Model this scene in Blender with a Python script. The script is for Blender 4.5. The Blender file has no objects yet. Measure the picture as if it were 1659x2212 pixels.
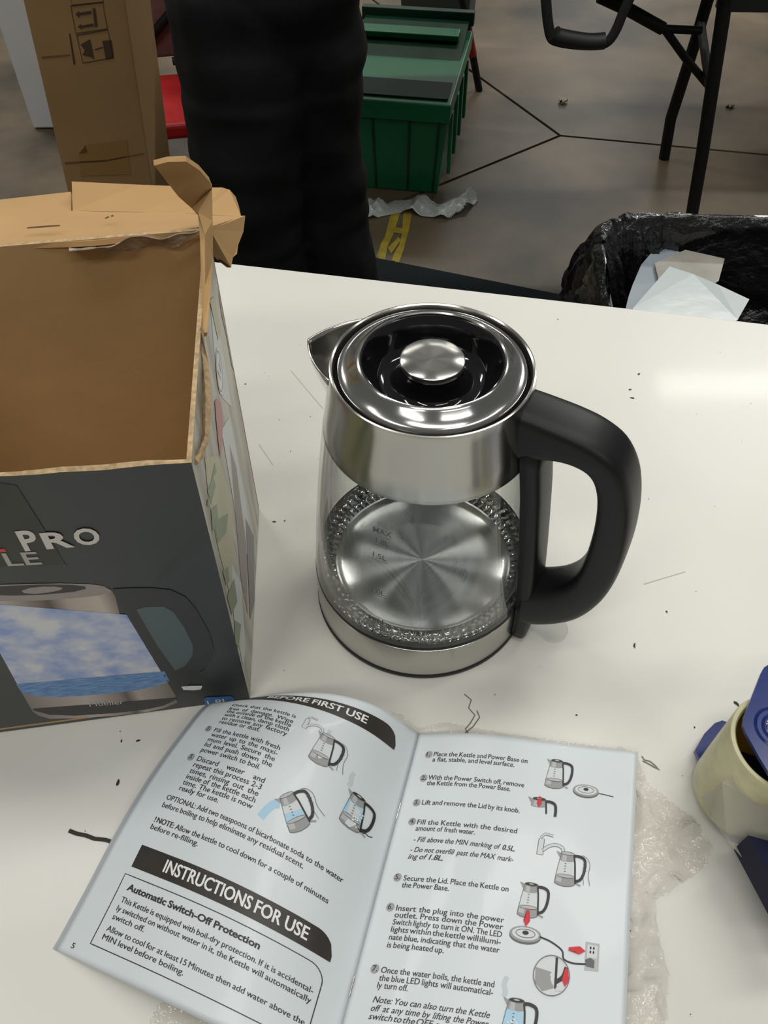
import bpy, bmesh, math, random
import numpy as np
from mathutils import Vector, Matrix, noise
random.seed(7)
C=bpy.context.scene.collection; S=bpy.context.scene
# ---------------------------------------------------------------- camera, world, lights, exposure
CAM_LOC=(0,0,1.40453); CAM_PITCH=0.872577; CAM_ROLL=-0.010887; F_PX=1740; KX,KY=0.0276,0.3491
cd=bpy.data.cameras.new('camera'); cam=bpy.data.objects.new('camera',cd); C.objects.link(cam)
cd.sensor_fit='HORIZONTAL'; cd.sensor_width=36; cd.lens=36*F_PX/1659; cd.clip_start=.02
cam.matrix_world=Matrix.Translation(CAM_LOC)@Matrix.Rotation(math.pi/2-CAM_PITCH,4,'X')@Matrix.Rotation(CAM_ROLL,4,'Z')
S.camera=cam
S.view_settings.view_transform='Standard'; S.view_settings.look='None'; S.view_settings.gamma=1
S.view_settings.use_curve_mapping=False; S.view_settings.exposure=0.0
S.cycles.use_denoising=True; S.cycles.max_bounces=10; S.cycles.transparent_max_bounces=24
w=bpy.data.worlds.new('world'); S.world=w; w.use_nodes=True
w.node_tree.nodes['Background'].inputs[0].default_value=(.78,.80,.77,1); w.node_tree.nodes['Background'].inputs[1].default_value=.17
def area(name,loc,sx,sy,power,col=(1,.985,.94),rz=0,rx=0):
    l=bpy.data.lights.new(name,'AREA'); l.shape='RECTANGLE'; l.size=sx; l.size_y=sy; l.energy=power; l.color=col
    o=bpy.data.objects.new(name,l); o.location=loc; o.rotation_euler=(rx,0,rz); C.objects.link(o)
LP=[(-3.4,4.9,140,0),(3.4,4.9,140,0),(-1.6,1.2,36,.25),(1.7,1.3,36,.25),(.2,-.3,28,.25),(-1.8,-2.2,46,.25),(1.9,-2.0,28,.25),(-1.2,7.8,60,0),(1.6,8.0,60,0)]
area('far_ceiling_lamp',(3.7,15,4.7),.9,6,110)
area('far_ceiling_lamp',(-.5,16,4.7),3,1.5,30)
for x,y,e,rz in LP: area('ceiling_lamp',(x,y,4.7),2.4,.30,e,rz=rz)

# ---------------------------------------------------------------- helpers
def lin(r,g,b): 
    f=lambda c:((c/255+.055)/1.055)**2.4 if c>10 else c/255/12.92
    return (f(r),f(g),f(b),1)
MATS={}
def mat(name,col,rough=.5,metal=0,noise_amt=0,scale=20,bump=0,bscale=60,bdist=.01,coat=0,aniso=0,spec=.5,col2=None,stretch=(1,1,1),ramp=(.35,.65),trans=0,alpha=1,sheen=0,coord='Object',detail=6):
    if name in MATS: return MATS[name]
    m=bpy.data.materials.new(name); m.use_nodes=True; nt=m.node_tree; N=nt.nodes; L=nt.links
    b=N['Principled BSDF']; b.inputs['Base Color'].default_value=col; b.inputs['Roughness'].default_value=rough; b.inputs['Metallic'].default_value=metal
    b.inputs['Coat Weight'].default_value=coat; b.inputs['Coat Roughness'].default_value=.08; b.inputs['Specular IOR Level'].default_value=spec
    b.inputs['Transmission Weight'].default_value=trans; b.inputs['Alpha'].default_value=alpha; b.inputs['Sheen Weight'].default_value=sheen
    if aniso:
        b.inputs['Anisotropic'].default_value=aniso; b.inputs['Anisotropic Rotation'].default_value=.25; t=N.new('ShaderNodeTangent'); t.direction_type='RADIAL'; t.axis='Z'; L.new(t.outputs[0],b.inputs['Tangent'])
    if noise_amt or bump or col2:
        tc=N.new('ShaderNodeTexCoord'); mp=N.new('ShaderNodeMapping'); mp.inputs['Scale'].default_value=stretch; L.new(tc.outputs[coord],mp.inputs[0])
    if noise_amt or col2:
        n=N.new('ShaderNodeTexNoise'); n.inputs['Scale'].default_value=scale; n.inputs['Detail'].default_value=detail; L.new(mp.outputs[0],n.inputs['Vector'])
        r=N.new('ShaderNodeValToRGB'); r.color_ramp.elements[0].position=ramp[0]; r.color_ramp.elements[1].position=ramp[1]
        c2=col2 or tuple(c*(1-noise_amt) for c in col[:3])+(1,)
        r.color_ramp.elements[0].color=c2; r.color_ramp.elements[1].color=col; L.new(n.outputs['Fac'],r.inputs[0]); L.new(r.outputs[0],b.inputs['Base Color'])
    if bump:
        n2=N.new('ShaderNodeTexNoise'); n2.inputs['Scale'].default_value=bscale; n2.inputs['Detail'].default_value=5; L.new(mp.outputs[0],n2.inputs['Vector'])
        bp=N.new('ShaderNodeBump'); bp.inputs['Strength'].default_value=bump; bp.inputs['Distance'].default_value=bdist; L.new(n2.outputs['Fac'],bp.inputs['Height']); L.new(bp.outputs[0],b.inputs['Normal'])
    MATS[name]=m; return m
def film(name,tint,refl=.1,rough=.1,bump=0,bscale=60,fres=4.0,milky=0):
    m=bpy.data.materials.new(name); m.use_nodes=True; nt=m.node_tree; N=nt.nodes; L=nt.links
    N.remove(N['Principled BSDF']); out=N['Material Output']
    tr=N.new('ShaderNodeBsdfTransparent'); tr.inputs[0].default_value=tint; gl=N.new('ShaderNodeBsdfGlossy'); gl.inputs['Roughness'].default_value=rough
    lw=N.new('ShaderNodeLayerWeight'); lw.inputs[0].default_value=.5; fr=N.new('ShaderNodeMath'); fr.operation='POWER'; fr.inputs[1].default_value=fres; L.new(lw.outputs['Facing'],fr.inputs[0]); ad=N.new('ShaderNodeMath'); ad.operation='ADD'; ad.inputs[1].default_value=refl; ad.use_clamp=True
    L.new(fr.outputs[0],ad.inputs[0]); mx=N.new('ShaderNodeMixShader'); L.new(ad.outputs[0],mx.inputs[0]); L.new(tr.outputs[0],mx.inputs[1]); L.new(gl.outputs[0],mx.inputs[2])
    last=mx
    if milky:
        df=N.new('ShaderNodeBsdfDiffuse'); df.inputs[0].default_value=(.6,.58,.52,1); m2=N.new('ShaderNodeMixShader'); m2.inputs[0].default_value=milky
        L.new(mx.outputs[0],m2.inputs[1]); L.new(df.outputs[0],m2.inputs[2]); last=m2
    L.new(last.outputs[0],out.inputs[0])
    if bump:
        tc=N.new('ShaderNodeTexCoord'); n2=N.new('ShaderNodeTexNoise'); n2.inputs['Scale'].default_value=bscale; n2.inputs['Detail'].default_value=4; L.new(tc.outputs['Object'],n2.inputs['Vector'])
        bp=N.new('ShaderNodeBump'); bp.inputs['Strength'].default_value=bump; bp.inputs['Distance'].default_value=.01; L.new(n2.outputs['Fac'],bp.inputs['Height'])
        L.new(bp.outputs[0],gl.inputs['Normal']); L.new(bp.outputs[0],lw.inputs['Normal'])
    MATS[name]=m; return m
def mesh(name,v,f,m,parent=None,smooth=False,mi=None,loc=None,solid=0,bevel=0,sub=0):
    me=bpy.data.meshes.new(name); me.from_pydata([tuple(map(float,p)) for p in v],[],[tuple(q) for q in f]); 
    for x in (m if isinstance(m,(list,tuple)) else [m]): me.materials.append(x)
    if mi is not None: me.polygons.foreach_set('material_index',mi)
    if smooth: me.polygons.foreach_set('use_smooth',[True]*len(me.polygons))
    me.update(); o=bpy.data.objects.new(name,me); C.objects.link(o)
    if parent is not None: o.parent=parent
    if loc is not None: o.location=loc
    if solid: md=o.modifiers.new('s','SOLIDIFY'); md.thickness=solid; md.offset=0
    if sub: md=o.modifiers.new('u','SUBSURF'); md.levels=sub; md.render_levels=sub
    if bevel: md=o.modifiers.new('b','BEVEL'); md.width=bevel; md.segments=3; md.limit_method='ANGLE'
    return o
def tag(o,label=None,cat=None,group=None,kind=None):
    if label: o['label']=label
    if cat: o['category']=cat
    if group: o['group']=group
    if kind: o['kind']=kind
    return o
def empty(name,loc=(0,0,0),rz=0,label=None,cat=None,group=None,kind=None):
    o=bpy.data.objects.new(name,None); o.location=loc; o.rotation_euler=(0,0,rz); o.empty_display_size=.05; C.objects.link(o); return tag(o,label,cat,group,kind)
def lathe(name,prof,m,parent=None,seg=128,closed=False,ripple=None,smooth=True,loc=None,a0=0):
    v=[];f=[];n=len(prof)
    for i in range(seg):
        a=a0+2*math.pi*i/seg
        for j,(r,z) in enumerate(prof):
            rr,zz=(r,z) if ripple is None else ripple(j,r,z,a)
            v.append((rr*math.cos(a),rr*math.sin(a),zz))
    for i in range(seg):
        k=(i+1)%seg
        for j in range(n if closed else n-1):
            l=(j+1)%n; f.append((i*n+j,k*n+j,k*n+l,i*n+l))
    o=mesh(name,v,f,m,parent,smooth,loc=loc)
    bm=bmesh.new(); bm.from_mesh(o.data); bmesh.ops.remove_doubles(bm,verts=bm.verts,dist=1e-6); bmesh.ops.recalc_face_normals(bm,faces=bm.faces); bm.to_mesh(o.data); bm.free()
    if smooth: 
        md=o.modifiers.new('e','EDGE_SPLIT'); md.split_angle=math.radians(40)
    return o
def box(name,lo,hi,m,parent=None,bevel=.002,loc=None,rot=None):
    (a,b,c),(d,e,g)=lo,hi
    v=[(a,b,c),(d,b,c),(d,e,c),(a,e,c),(a,b,g),(d,b,g),(d,e,g),(a,e,g)]
    o=mesh(name,v,[(0,3,2,1),(4,5,6,7),(0,1,5,4),(1,2,6,5),(2,3,7,6),(3,0,4,7)],m,parent,bevel=bevel,loc=loc)
    if rot: o.rotation_euler=rot
    return o
def tube(name,pts,r,m,parent=None,seg=12,flat=1.0):
    P=[Vector(p) for p in pts]; v=[];f=[]; n=len(P); up=None
    for i,p in enumerate(P):
        t=(P[min(i+1,n-1)]-P[max(i-1,0)]).normalized()
        if up is None:
            up=Vector((0,0,1)) if abs(t.z)<.9 else Vector((0,1,0))
        x=t.cross(up).normalized(); y=x.cross(t).normalized(); up=y
        rr=r[i] if isinstance(r,(list,tuple)) else r
        for k in range(seg):
            a=2*math.pi*k/seg; v.append(p+x*(rr*math.cos(a))+y*(rr*flat*math.sin(a)))
    for i in range(n-1):
        for k in range(seg):
            l=(k+1)%seg; f.append((i*seg+k,i*seg+l,(i+1)*seg+l,(i+1)*seg+k))
    f.append(tuple(range(seg))[::-1]); f.append(tuple(range((n-1)*seg,n*seg)))
    o=mesh(name,v,f,m,parent,True); md=o.modifiers.new('e','EDGE_SPLIT'); md.split_angle=math.radians(50); return o
def smoothc(pts,n=8,closed=False):
    P=[Vector(p) for p in pts]; out=[]; m=len(P)
    for i in range(m if closed else m-1):
        p1=P[i]; p2=P[(i+1)%m]
        p0=P[i-1] if (i>0 or closed) else 2*p1-p2
        p3=P[(i+2)%m] if (i+2<m or closed) else 2*p2-p1
        for k in range(n):
            w=k/n; out.append(.5*((2*p1)+(p2-p0)*w+(2*p0-5*p1+4*p2-p3)*w*w+(3*p1-p0-3*p2+p3)*w**3))
    if not closed: out.append(P[-1])
    return out
def slab(name,pts,thick,mats,parent=None,flip=False,jit=0):
    """cardboard panel: outline pts, its back shifted by thick along the normal; mats=[front,back,edge]"""
    P=[Vector(p) for p in pts]
    n=Vector((0,0,0))
    for a,b in zip(P,P[1:]+P[:1]): n+=a.cross(b)
    n.normalize(); n=-n if flip else n
    Q=[p-n*thick for p in P]; k=len(P)
    bm=bmesh.new(); A=[bm.verts.new(p) for p in P]; B=[bm.verts.new(p) for p in Q]
    fa=bm.faces.new(A); fb=bm.faces.new(B[::-1]); fb.material_index=1
    for i in range(k): 
        e=bm.faces.new((A[(i+1)%k],A[i],B[i],B[(i+1)%k])); e.material_index=2
    bmesh.ops.triangulate(bm,faces=[fa,fb]); 
    me=bpy.data.meshes.new(name); bm.to_mesh(me); bm.free()
    for x in mats: me.materials.append(x)
    o=bpy.data.objects.new(name,me); C.objects.link(o)
    if parent is not None: o.parent=parent
    return o
# 2D print helpers: polygons in a surface's own (x,y), mapped by fn(x,y,h) with h the height above it
def tri2d(poly):
    bm=bmesh.new(); vs=[bm.verts.new((p[0]*1000,p[1]*1000,0)) for p in poly]; fc=bm.faces.new(vs); bmesh.ops.triangulate(bm,faces=[fc],ngon_method='EAR_CLIP')
    bm.verts.index_update(); t=[tuple(v.index for v in f.verts) for f in bm.faces]; bm.free(); return t
onF=onS=None
class Print:
    def __init__(s): s.v=[];s.f=[];s.m=[];s.mats=[]
    def mi(s,m):
        if m not in s.mats: s.mats.append(m)
        return s.mats.index(m)
    def poly(s,pts,m,h=1):
        b=len(s.v); s.v+=[(p[0],p[1],h) for p in pts]
        for t in tri2d(pts): s.f.append(tuple(b+i for i in t)); s.m.append(s.mi(m))
    def grid(s,x0,y0,x1,y1,m,h=1,nx=20,ny=3,top=None):
        b=len(s.v)
        for i in range(nx+1):
            x=x0+(x1-x0)*i/nx; yt=y0 if top is None else top(x)
            for j in range(ny+1): s.v.append((x,yt+(y1-yt)*j/ny,h))
        for i in range(nx):
            for j in range(ny):
                a=b+i*(ny+1)+j; s.f.append((a,a+1,a+ny+2,a+ny+1)); s.m.append(s.mi(m))
    def stroke(s,pts,wd,m,h=1,closed=False):
        P=[Vector((p[0],p[1])) for p in pts]
        if closed: P.append(P[0])
        n=len(P); b=len(s.v)
        for i,p in enumerate(P):
            t=(P[min(i+1,n-1)]-P[max(i-1,0)])
            if closed and i in(0,n-1): t=P[1]-P[n-2]
            t=t.normalized() if t.length>0 else Vector((1,0)); q=Vector((-t.y,t.x))*wd/2
            s.v+=[(p.x+q.x,p.y+q.y,h),(p.x-q.x,p.y-q.y,h)]
        for i in range(n-1): a=b+2*i; s.f.append((a,a+1,a+3,a+2)); s.m.append(s.mi(m))
    def mesh2(s,vf,ox,oy,sx,sy,m,h=2,rot=0):
        v,f=vf; b=len(s.v); c,q=math.cos(rot),math.sin(rot)
        for x,y in v: X=x*sx;Y=y*sy; s.v.append((ox+X*c-Y*q,oy+X*q+Y*c,h))
        for t in f: s.f.append(tuple(b+i for i in t)); s.m.append(s.mi(m))
    def split(s,maxe):
        bm=bmesh.new(); V=[bm.verts.new((p[0]*1000,p[1]*1000,p[2]*.001)) for p in s.v]
        for f,m in zip(s.f,s.m):
            try: bm.faces.new([V[i] for i in f]).material_index=m
            except ValueError: pass
        for _ in range(5):
            E_=[e for e in bm.edges if (e.verts[0].co-e.verts[1].co).length>maxe*1000]
            if not E_: break
            bmesh.ops.subdivide_edges(bm,edges=E_,cuts=1); bmesh.ops.triangulate(bm,faces=[f for f in bm.faces if len(f.verts)>3])
        bm.verts.index_update(); s.v=[(v.co.x/1000,v.co.y/1000,v.co.z*1000) for v in bm.verts]; s.f=[tuple(v.index for v in f.verts) for f in bm.faces]; s.m=[f.material_index for f in bm.faces]; bm.free()
    def build(s,name,fn,parent):
        if fn in (onF,onS): s.split(.012)
        return mesh(name,[fn(*p) for p in s.v],s.f,s.mats,parent,mi=s.m)
_T={}
def glyphs(txt,bold=0,ital=0):
    """(verts2d,faces),width of a word at size 1"""
    k=(txt,bold,ital)
    if k in _T: return _T[k]
    cu=bpy.data.curves.new('t','FONT'); cu.body=txt; cu.size=1; cu.resolution_u=3; cu.offset=bold; cu.shear=ital; cu.fill_mode='FRONT'
    ob=bpy.data.objects.new('t',cu); me=bpy.data.meshes.new_from_object(ob)
    v=[(p.co.x,p.co.y) for p in me.vertices]; f=[tuple(p.vertices) for p in me.polygons]
    bpy.data.objects.remove(ob); bpy.data.curves.remove(cu); bpy.data.meshes.remove(me)
    x0=min((p[0] for p in v),default=0); w=max((p[0] for p in v),default=0)-x0
    _T[k]=(([(x-x0,y) for x,y in v],f),w); return _T[k]
def line(pr,txt,x0,y,size,kx,m,x1=None,bold=0,ital=0,h=2,ysgn=1,bolds=(),kmax=1.06,thin=.006):
    """one line of words from x0; justified to x1 if given"""
    ws=txt.split(' '); G=[glyphs(a,0 if 'M' in a else bold,ital) for a in ws]; W=[g[1]*size*kx for g in G]
    gap=.36*size*kx
    if x1 is not None:
        if len(ws)>1:
            q=min(kmax,(x1-x0)/(sum(W)+.34*size*kx*(len(ws)-1)))
            if q>1: kx*=q; W=[a*q for a in W]
            gap=(x1-x0-sum(W))/(len(ws)-1)
            if gap<.15*size*kx: 
                q=(x1-x0)/(sum(W)+.3*size*kx*(len(ws)-1)); kx*=q; W=[a*q for a in W]; gap=.3*size*kx
        else: q=(x1-x0)/W[0]; kx*=q; W=[W[0]*q]
    x=x0
    for g,a,t in zip(G,W,ws):
        for q in ((0,.03,.06) if t in bolds else (0,.022)): pr.mesh2(g[0],x+q*size,y,size*kx,size*ysgn,m,h+q*4)
        x+=a+gap
# ---------------------------------------------------------------- materials
steel=mat('brushed_steel',(.50,.49,.46,1),.22,1,aniso=.75)
steel_l=mat('lid_steel',(.52,.51,.49,1),.16,1,aniso=.5)
steel_s=mat('polished_steel',(.70,.69,.67,1),.10,1)
steel_p=mat('spun_steel_plate',(.46,.46,.445,1),.23,1,aniso=1.0)
plastic=mat('black_satin_plastic',(.007,.0075,.008,1),.42,spec=.32,bump=.02,bscale=900)
gloss=mat('black_gloss_plastic',(.004,.004,.005,1),.06,coat=.5)
rubber=mat('black_rubber',(.01,.01,.01,1),.6)
kraft=mat('kraft_cardboard',lin(186,148,98),.85,noise_amt=.14,scale=9,bump=.05,bscale=40)
kraft_in=mat('kraft_cardboard_inside',lin(190,156,108),.88,noise_amt=.14,scale=7,bump=.08,bscale=30)
kedge=mat('corrugated_edge',lin(196,168,128),.9,noise_amt=.4,scale=300)
torn=mat('torn_paper_liner',lin(190,172,152),.9,noise_amt=.4,scale=120,bump=.4,bscale=200)
boxpr=mat('dark_printed_card',lin(44,49,49),.42,noise_amt=.25,scale=5,coat=.15)
paper=mat('coated_white_paper',lin(214,221,224),.42,coat=.1,noise_amt=.03,scale=8)
ink=mat('black_ink',lin(52,50,50),.5)
inkl=mat('soft_grey_ink',lin(86,84,84),.5)
banner=mat('dark_heading_ink',lin(56,51,47),.42,noise_amt=.25,scale=60)
white=mat('white_ink',lin(232,232,230),.5)
blackm=mat('black_painted_metal',(.006,.006,.006,1),.55,spec=.25)

# ---------------------------------------------------------------- floor (concrete slabs)
conc=mat('worn_concrete',lin(112,97,76),.42,col2=lin(42,38,29),scale=1.5,ramp=(.36,.66),bump=.06,bscale=25,detail=9)
fl=empty('floor',kind='structure')
jm=mat('dark_joint_filler',lin(34,30,26),.9)
box('joint_bed',(-6,-3,-.05),(7,10,-.012),jm,fl,bevel=0)
ap=(.6727,3.0032); e1=(-2.73,10); e2=(7,1.55); e3=(-6,-2.05)
def inset(P,d):
    n=len(P); out=[]
    for i in range(n):
        a,b,c=(Vector(P[i-1]),Vector(P[i]),Vector(P[(i+1)%n]))
        u=(b-a).normalized(); v=(c-b).normalized(); nu=Vector((-u.y,u.x)); nv=Vector((-v.y,v.x))
        m_=(nu+nv); m_/=m_.dot(nu); out.append(b+m_*d)
    return out
for poly in ([ap,e2,(7,10),e1],[ap,e3,(-6,-3),(7,-3),e2],[ap,e1,(-6,10),e3]):
    q=inset(poly,.0065); n=len(q)
    mesh('slab',[(p.x,p.y,0) for p in q]+[(p.x,p.y,-.02) for p in q],[tuple(range(n)),tuple(range(2*n-1,n-1,-1))]+[(i,n+i,n+(i+1)%n,(i+1)%n) for i in range(n)],conc,fl)

# ---------------------------------------------------------------- white work table
TZ=.9
top_m=mat('white_laminate',lin(219,217,209),.38,noise_amt=.05,scale=5,ramp=(.3,.7),bump=.008,bscale=500,coat=.05)
tb=empty('work_table',(0,0,0),0,'large white laminate work table with scuffs and specks','table')
E0=Vector((-.1762,.7868)); ed=Vector((.5666,-.1208)).normalized(); nd=Vector((ed.y,-ed.x))
c0=E0-ed*.75; c1=E0+ed*1.35; c2=c1+nd*1.25; c3=c0+nd*1.25
q=[c0,c3,c2,c1]
mesh('tabletop',[(p.x,p.y,TZ) for p in q]+[(p.x,p.y,TZ-.028) for p in q],[(0,1,2,3),(7,6,5,4)]+[(i,4+i,4+(i+1)%4,(i+1)%4) for i in range(4)],top_m,tb,bevel=.0015)
cen=(c0+c2)/2
for p in q:
    g=p+(cen-p).normalized()*.12
    tube('leg',[(g.x,g.y,0.0),(g.x,g.y,TZ-.03)],.02,blackm,tb)
speck=mat('dark_grime',lin(52,44,38),.8)
def blob(cx,cy,rx,ry,ang=0,n=9,jag=.45):
    o=[]
    for i in range(n):
        a=2*math.pi*i/n; r=1+random.uniform(-jag,jag); x=rx*r*math.cos(a); y=ry*r*math.sin(a)
        o.append((cx+x*math.cos(ang)-y*math.sin(ang),cy+x*math.sin(ang)+y*math.cos(ang),TZ+.0004))
    return o
def flat(name,polys,m,parent):
    v=[];f=[]
    for p in polys: f.append(tuple(range(len(v),len(v)+len(p)))); v+=p
    return mesh(name,v,f,m,parent)
for (x,y,z) in [(-0.1297,0.5829,0.9),(-0.0806,0.4153,0.9),(0.244,0.5914,0.9),(0.1281,0.2429,0.9),(0.2079,0.3241,0.9),(0.231,0.5692,0.9),(0.2304,0.5577,0.9),(-0.0892,0.4144,0.9),(0.0213,0.6803,0.9),(0.1795,0.6774,0.9),(0.2377,0.2501,0.9),(0.233,0.2284,0.9),(0.2051,0.233,0.9),(0.1781,0.2959,0.9),(-0.1639,0.2281,0.9),(-0.172,0.2001,0.9),(-0.1755,0.228,0.9)]:
    k_=random.uniform(.4,.95); flat('scuff_mark',[blob(x,y,.0021*k_,.0011*k_,random.uniform(0,3))],speck,tb)
fine=[blob(random.uniform(-.2,.38),random.uniform(.02,.66),random.uniform(.0002,.0006),random.uniform(.0002,.0004),random.uniform(0,3),5) for _ in range(110)]
tag(flat('fine_specks',fine,speck,tb),kind='stuff')
def ribbon(name,pts,w_,m,parent,z=TZ+.0005,jag=0):
    pr=Print(); pr.stroke([(p[0]+random.uniform(-jag,jag),p[1]+random.uniform(-jag,jag)) for p in pts],w_,m)
    return pr.build(name,lambda x,y,h:(x,y,z),parent)
cr=[(-0.1963,0.1699,0.9),(-0.1911,0.1685,0.9),(-0.185,0.1668,0.9),(-0.179,0.1653,0.9),(-0.1722,0.1639,0.9),(-0.1642,0.1621,0.9),(-0.1511,0.1598,0.9)]
ribbon('scratch_mark',cr,.0024,speck,tb,jag=.0005)
pen=mat('faint_pen_mark',lin(110,106,98),.6)
ribbon('pen_mark',[(0.0538,0.2592,0.9),(0.0582,0.2549,0.9),(0.0559,0.2488,0.9),(0.0598,0.2437,0.9),(0.0563,0.238,0.9),(0.0526,0.2338,0.9),(0.0544,0.2302,0.9)],.0008,pen,tb,z=TZ+.0003)
ribbon('pen_mark',[(0.0517,0.2305,0.9),(0.0579,0.2354,0.9),(0.0628,0.242,0.9),(0.0614,0.247,0.9)],.0008,pen,tb,z=TZ+.0003)
ribbon('pen_mark',[(0.1658,0.2136,0.9),(0.167,0.2111,0.9),(0.1704,0.2101,0.9),(0.1731,0.2073,0.9),(0.1754,0.2042,0.9),(0.172,0.2064,0.9),(0.1689,0.2086,0.9),(0.1657,0.2105,0.9)],.0009,pen,tb,z=TZ+.0003)
hair=mat('faint_scratch',lin(188,185,175),.5)
for q in ([(-0.0881,0.6023,0.9),(-0.0725,0.5767,0.9),(-0.0552,0.5484,0.9)],[(0.0725,0.3825,0.9),(0.097,0.3732,0.9)],[(0.1962,0.3491,0.9),(0.2114,0.3541,0.9),(0.2306,0.3603,0.9)],[(-0.1093,0.5027,0.9),(-0.095,0.4773,0.9)]): ribbon('scratch_mark',q,.0006,hair,tb,z=TZ+.0003)

# ---------------------------------------------------------------- glass kettle
kt=empty('electric_kettle',(KX,KY,TZ),0,'stainless steel and clear glass electric kettle with black handle','kettle')
lathe('base_band',[(.060,.0325),(.0745,.0325),(.0755,.0370),(.0772,.0365),(.0775,.0350),(.0776,.006),(.0772,.0045)],steel,kt,seg=160)
lathe('foot_trim',[(.0,.002),(.070,.0006),(.0772,.0004),(.0780,.0015),(.0780,.0042),(.0772,.0052),(.070,.0055)],rubber,kt,seg=128)
lathe('base_gasket',[(.0738,.0368),(.0768,.0366),(.0771,.0382),(.0766,.0398),(.0740,.0400)],rubber,kt,seg=128)
lathe('heating_plate',[(0.0,.0345),(.02,.0345),(.045,.0345),(.0575,.0345),(.0595,.036),(.0612,.0385),(.0625,.0388),(.0625,.033)],steel_p,kt,seg=160)
gw=film('clear_glass_wall',(.955,.965,.96,1),.015,.02,fres=3.5)
GP=[(.0768,.040),(.0763,.050),(.0755,.060),(.0740,.080),(.0720,.100),(.0694,.125),(.0665,.150),(.0635,.172)]
gl=lathe('glass_body',GP+[(r-.0025,z) for r,z in GP[::-1]],gw,kt,seg=160)
gm=mat('thick_clear_glass',(1,1,1,1),.0,trans=1); 
lathe('glass_foot',[(.0625,.0375),(.0690,.0355),(.0738,.0362),(.0742,.0410),(.0740,.0470),(.0731,.0540),(.0724,.0500),(.0700,.0450),(.0660,.0415)],gm,kt,seg=480,closed=True,
      ripple=lambda j,r,z,a:(r,z+(.0010*math.sin(a*80)*(1 if j in(0,1,2) else 0))+(.0004*math.sin(a*53+j) if j in(6,7) else 0)))
lathe('collar_band',[(.0612,.1705),(.0635,.1695),(.0637,.1705),(.0615,.1830),(.0597,.1960),(.0582,.2080),(.0577,.2135),(.0573,.2150),(.0565,.2153),(.0556,.2147),(.0552,.2125),(.0552,.2050)],steel,kt,seg=160)
lathe('lid_seal',[(.0556,.2060),(.0540,.2095),(.0526,.2080)],rubber,kt,seg=96)
lid=empty('lid',(0,0,0)); lid.parent=kt
lathe('lid_ring',[(.0528,.2080),(.0531,.2124),(.0526,.2136),(.0516,.2132),(.0490,.2140),(.0455,.2165),(.0430,.2192),(.0418,.2203),(.0408,.2206),(.0400,.2200),(.0397,.2185)],steel_l,lid,seg=160)
lathe('lid_well',[(.0398,.2190),(.0390,.2188),(.0382,.2175),(.0360,.2125),(.0330,.2060),(.0300,.2025),(.0260,.2010),(.0220,.2014),(.0192,.2035),(.0172,.2070),(.0165,.2120),(.0165,.2160)],gloss,lid,seg=128)
lathe('lid_knob',[(0,.2196),(.010,.2196),(.0172,.2195),(.0179,.2190),(.0180,.2180),(.0176,.2155),(.016,.2150)],steel,lid,seg=96)
# spout
a0_,a1_=math.radians(126),math.radians(190); am=math.radians(159); v=[];f=[]; NS=28; NR=10
for i in range(NS+1):
    x=i/NS; a=a0_+(a1_-a0_)*x; u=abs(2*x-1); 
    r=.0570+(.0755-.0570)*(1-u**1.55)**.9 if u<1 else .0570
    aa=am+(a-am)*(.35+.65*u)
    T=Vector((r*math.cos(aa),r*math.sin(aa),.2125-.0005*(1-u)))
    ab=am+(a-am)*(.12+.88*u**1.2); dz=.040*(1-u**1.6)
    zb=.2100-dz; rb_=float(np.interp(zb,[.17,.215],[.0637,.0577]))-.0006
    Bt=Vector((rb_*math.cos(ab),rb_*math.sin(ab),zb))
    for j in range(NR+1):
        y=j/NR; p=T.lerp(Bt,y); bul=.0035*math.sin(math.pi*y)*(1-u); p+=Vector((math.cos(aa),math.sin(aa),0))*bul; v.append(p)
for i in range(NS):
    for j in range(NR): a=i*(NR+1)+j; f.append((a,a+NR+1,a+NR+2,a+1))
mesh('spout',v,f,steel_s,kt,True,solid=.0009)
# handle
PH=math.radians(-27.5); er=Vector((math.cos(PH),math.sin(PH),0)); en=Vector((-math.sin(PH),math.cos(PH),0)); ez=Vector((0,0,1))
def hp(rho,n,z): return er*rho+en*n+ez*z
OUT=[(.055,.2120),(.0680,.2112),(.083,.2095),(.098,.2060),(.1115,.1985),(.1210,.1850),(.1270,.1670),(.1308,.1430),(.1318,.1150),(.1298,.0900),(.1245,.0690),(.1160,.0510),(.1040,.0370),(.0910,.0270),(.0780,.0215)]
INN=[(.058,.1770),(.0680,.1805),(.080,.1855),(.0905,.1868),(.0990,.1840),(.1045,.1750),(.1080,.1600),(.1098,.1400),(.1100,.1180),(.1085,.0990),(.1050,.0865),(.0995,.0775),(.0935,.0715),(.0865,.0665),(.0780,.0620)]
OS=smoothc([(a,b,0) for a,b in OUT],4); IS=smoothc([(a,b,0) for a,b in INN],4)
def section(i,hw):
    o,q=OS[i],IS[i]; L_=(o-q).length; d=(o-q).normalized(); mid=(o+q)/2; pts=[]; K=28
    for k in range(K):
        a=2*math.pi*k/K; c_,s_=math.cos(a),math.sin(a); e=.48
        u=abs(c_)**e*(1 if c_>0 else -1)*L_/2; n_=abs(s_)**e*(1 if s_>0 else -1)*hw
        p=mid+d*u; pts.append(hp(p.x,n_,p.y))
    return pts
v=[];f=[];K=28;n=len(OS)
for i in range(n): v+=section(i,.0152)
for i in range(n-1):
    for k in range(K): l=(k+1)%K; f.append((i*K+k,i*K+l,(i+1)*K+l,(i+1)*K+k))
f.append(tuple(range(K))[::-1]); f.append(tuple(range((n-1)*K,n*K)))
mesh('handle',v,f,plastic,kt,True)
v=[];f=[];K=20; zs=[.006,.012,.02,.035,.06,.09,.12,.15,.175,.19]
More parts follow.
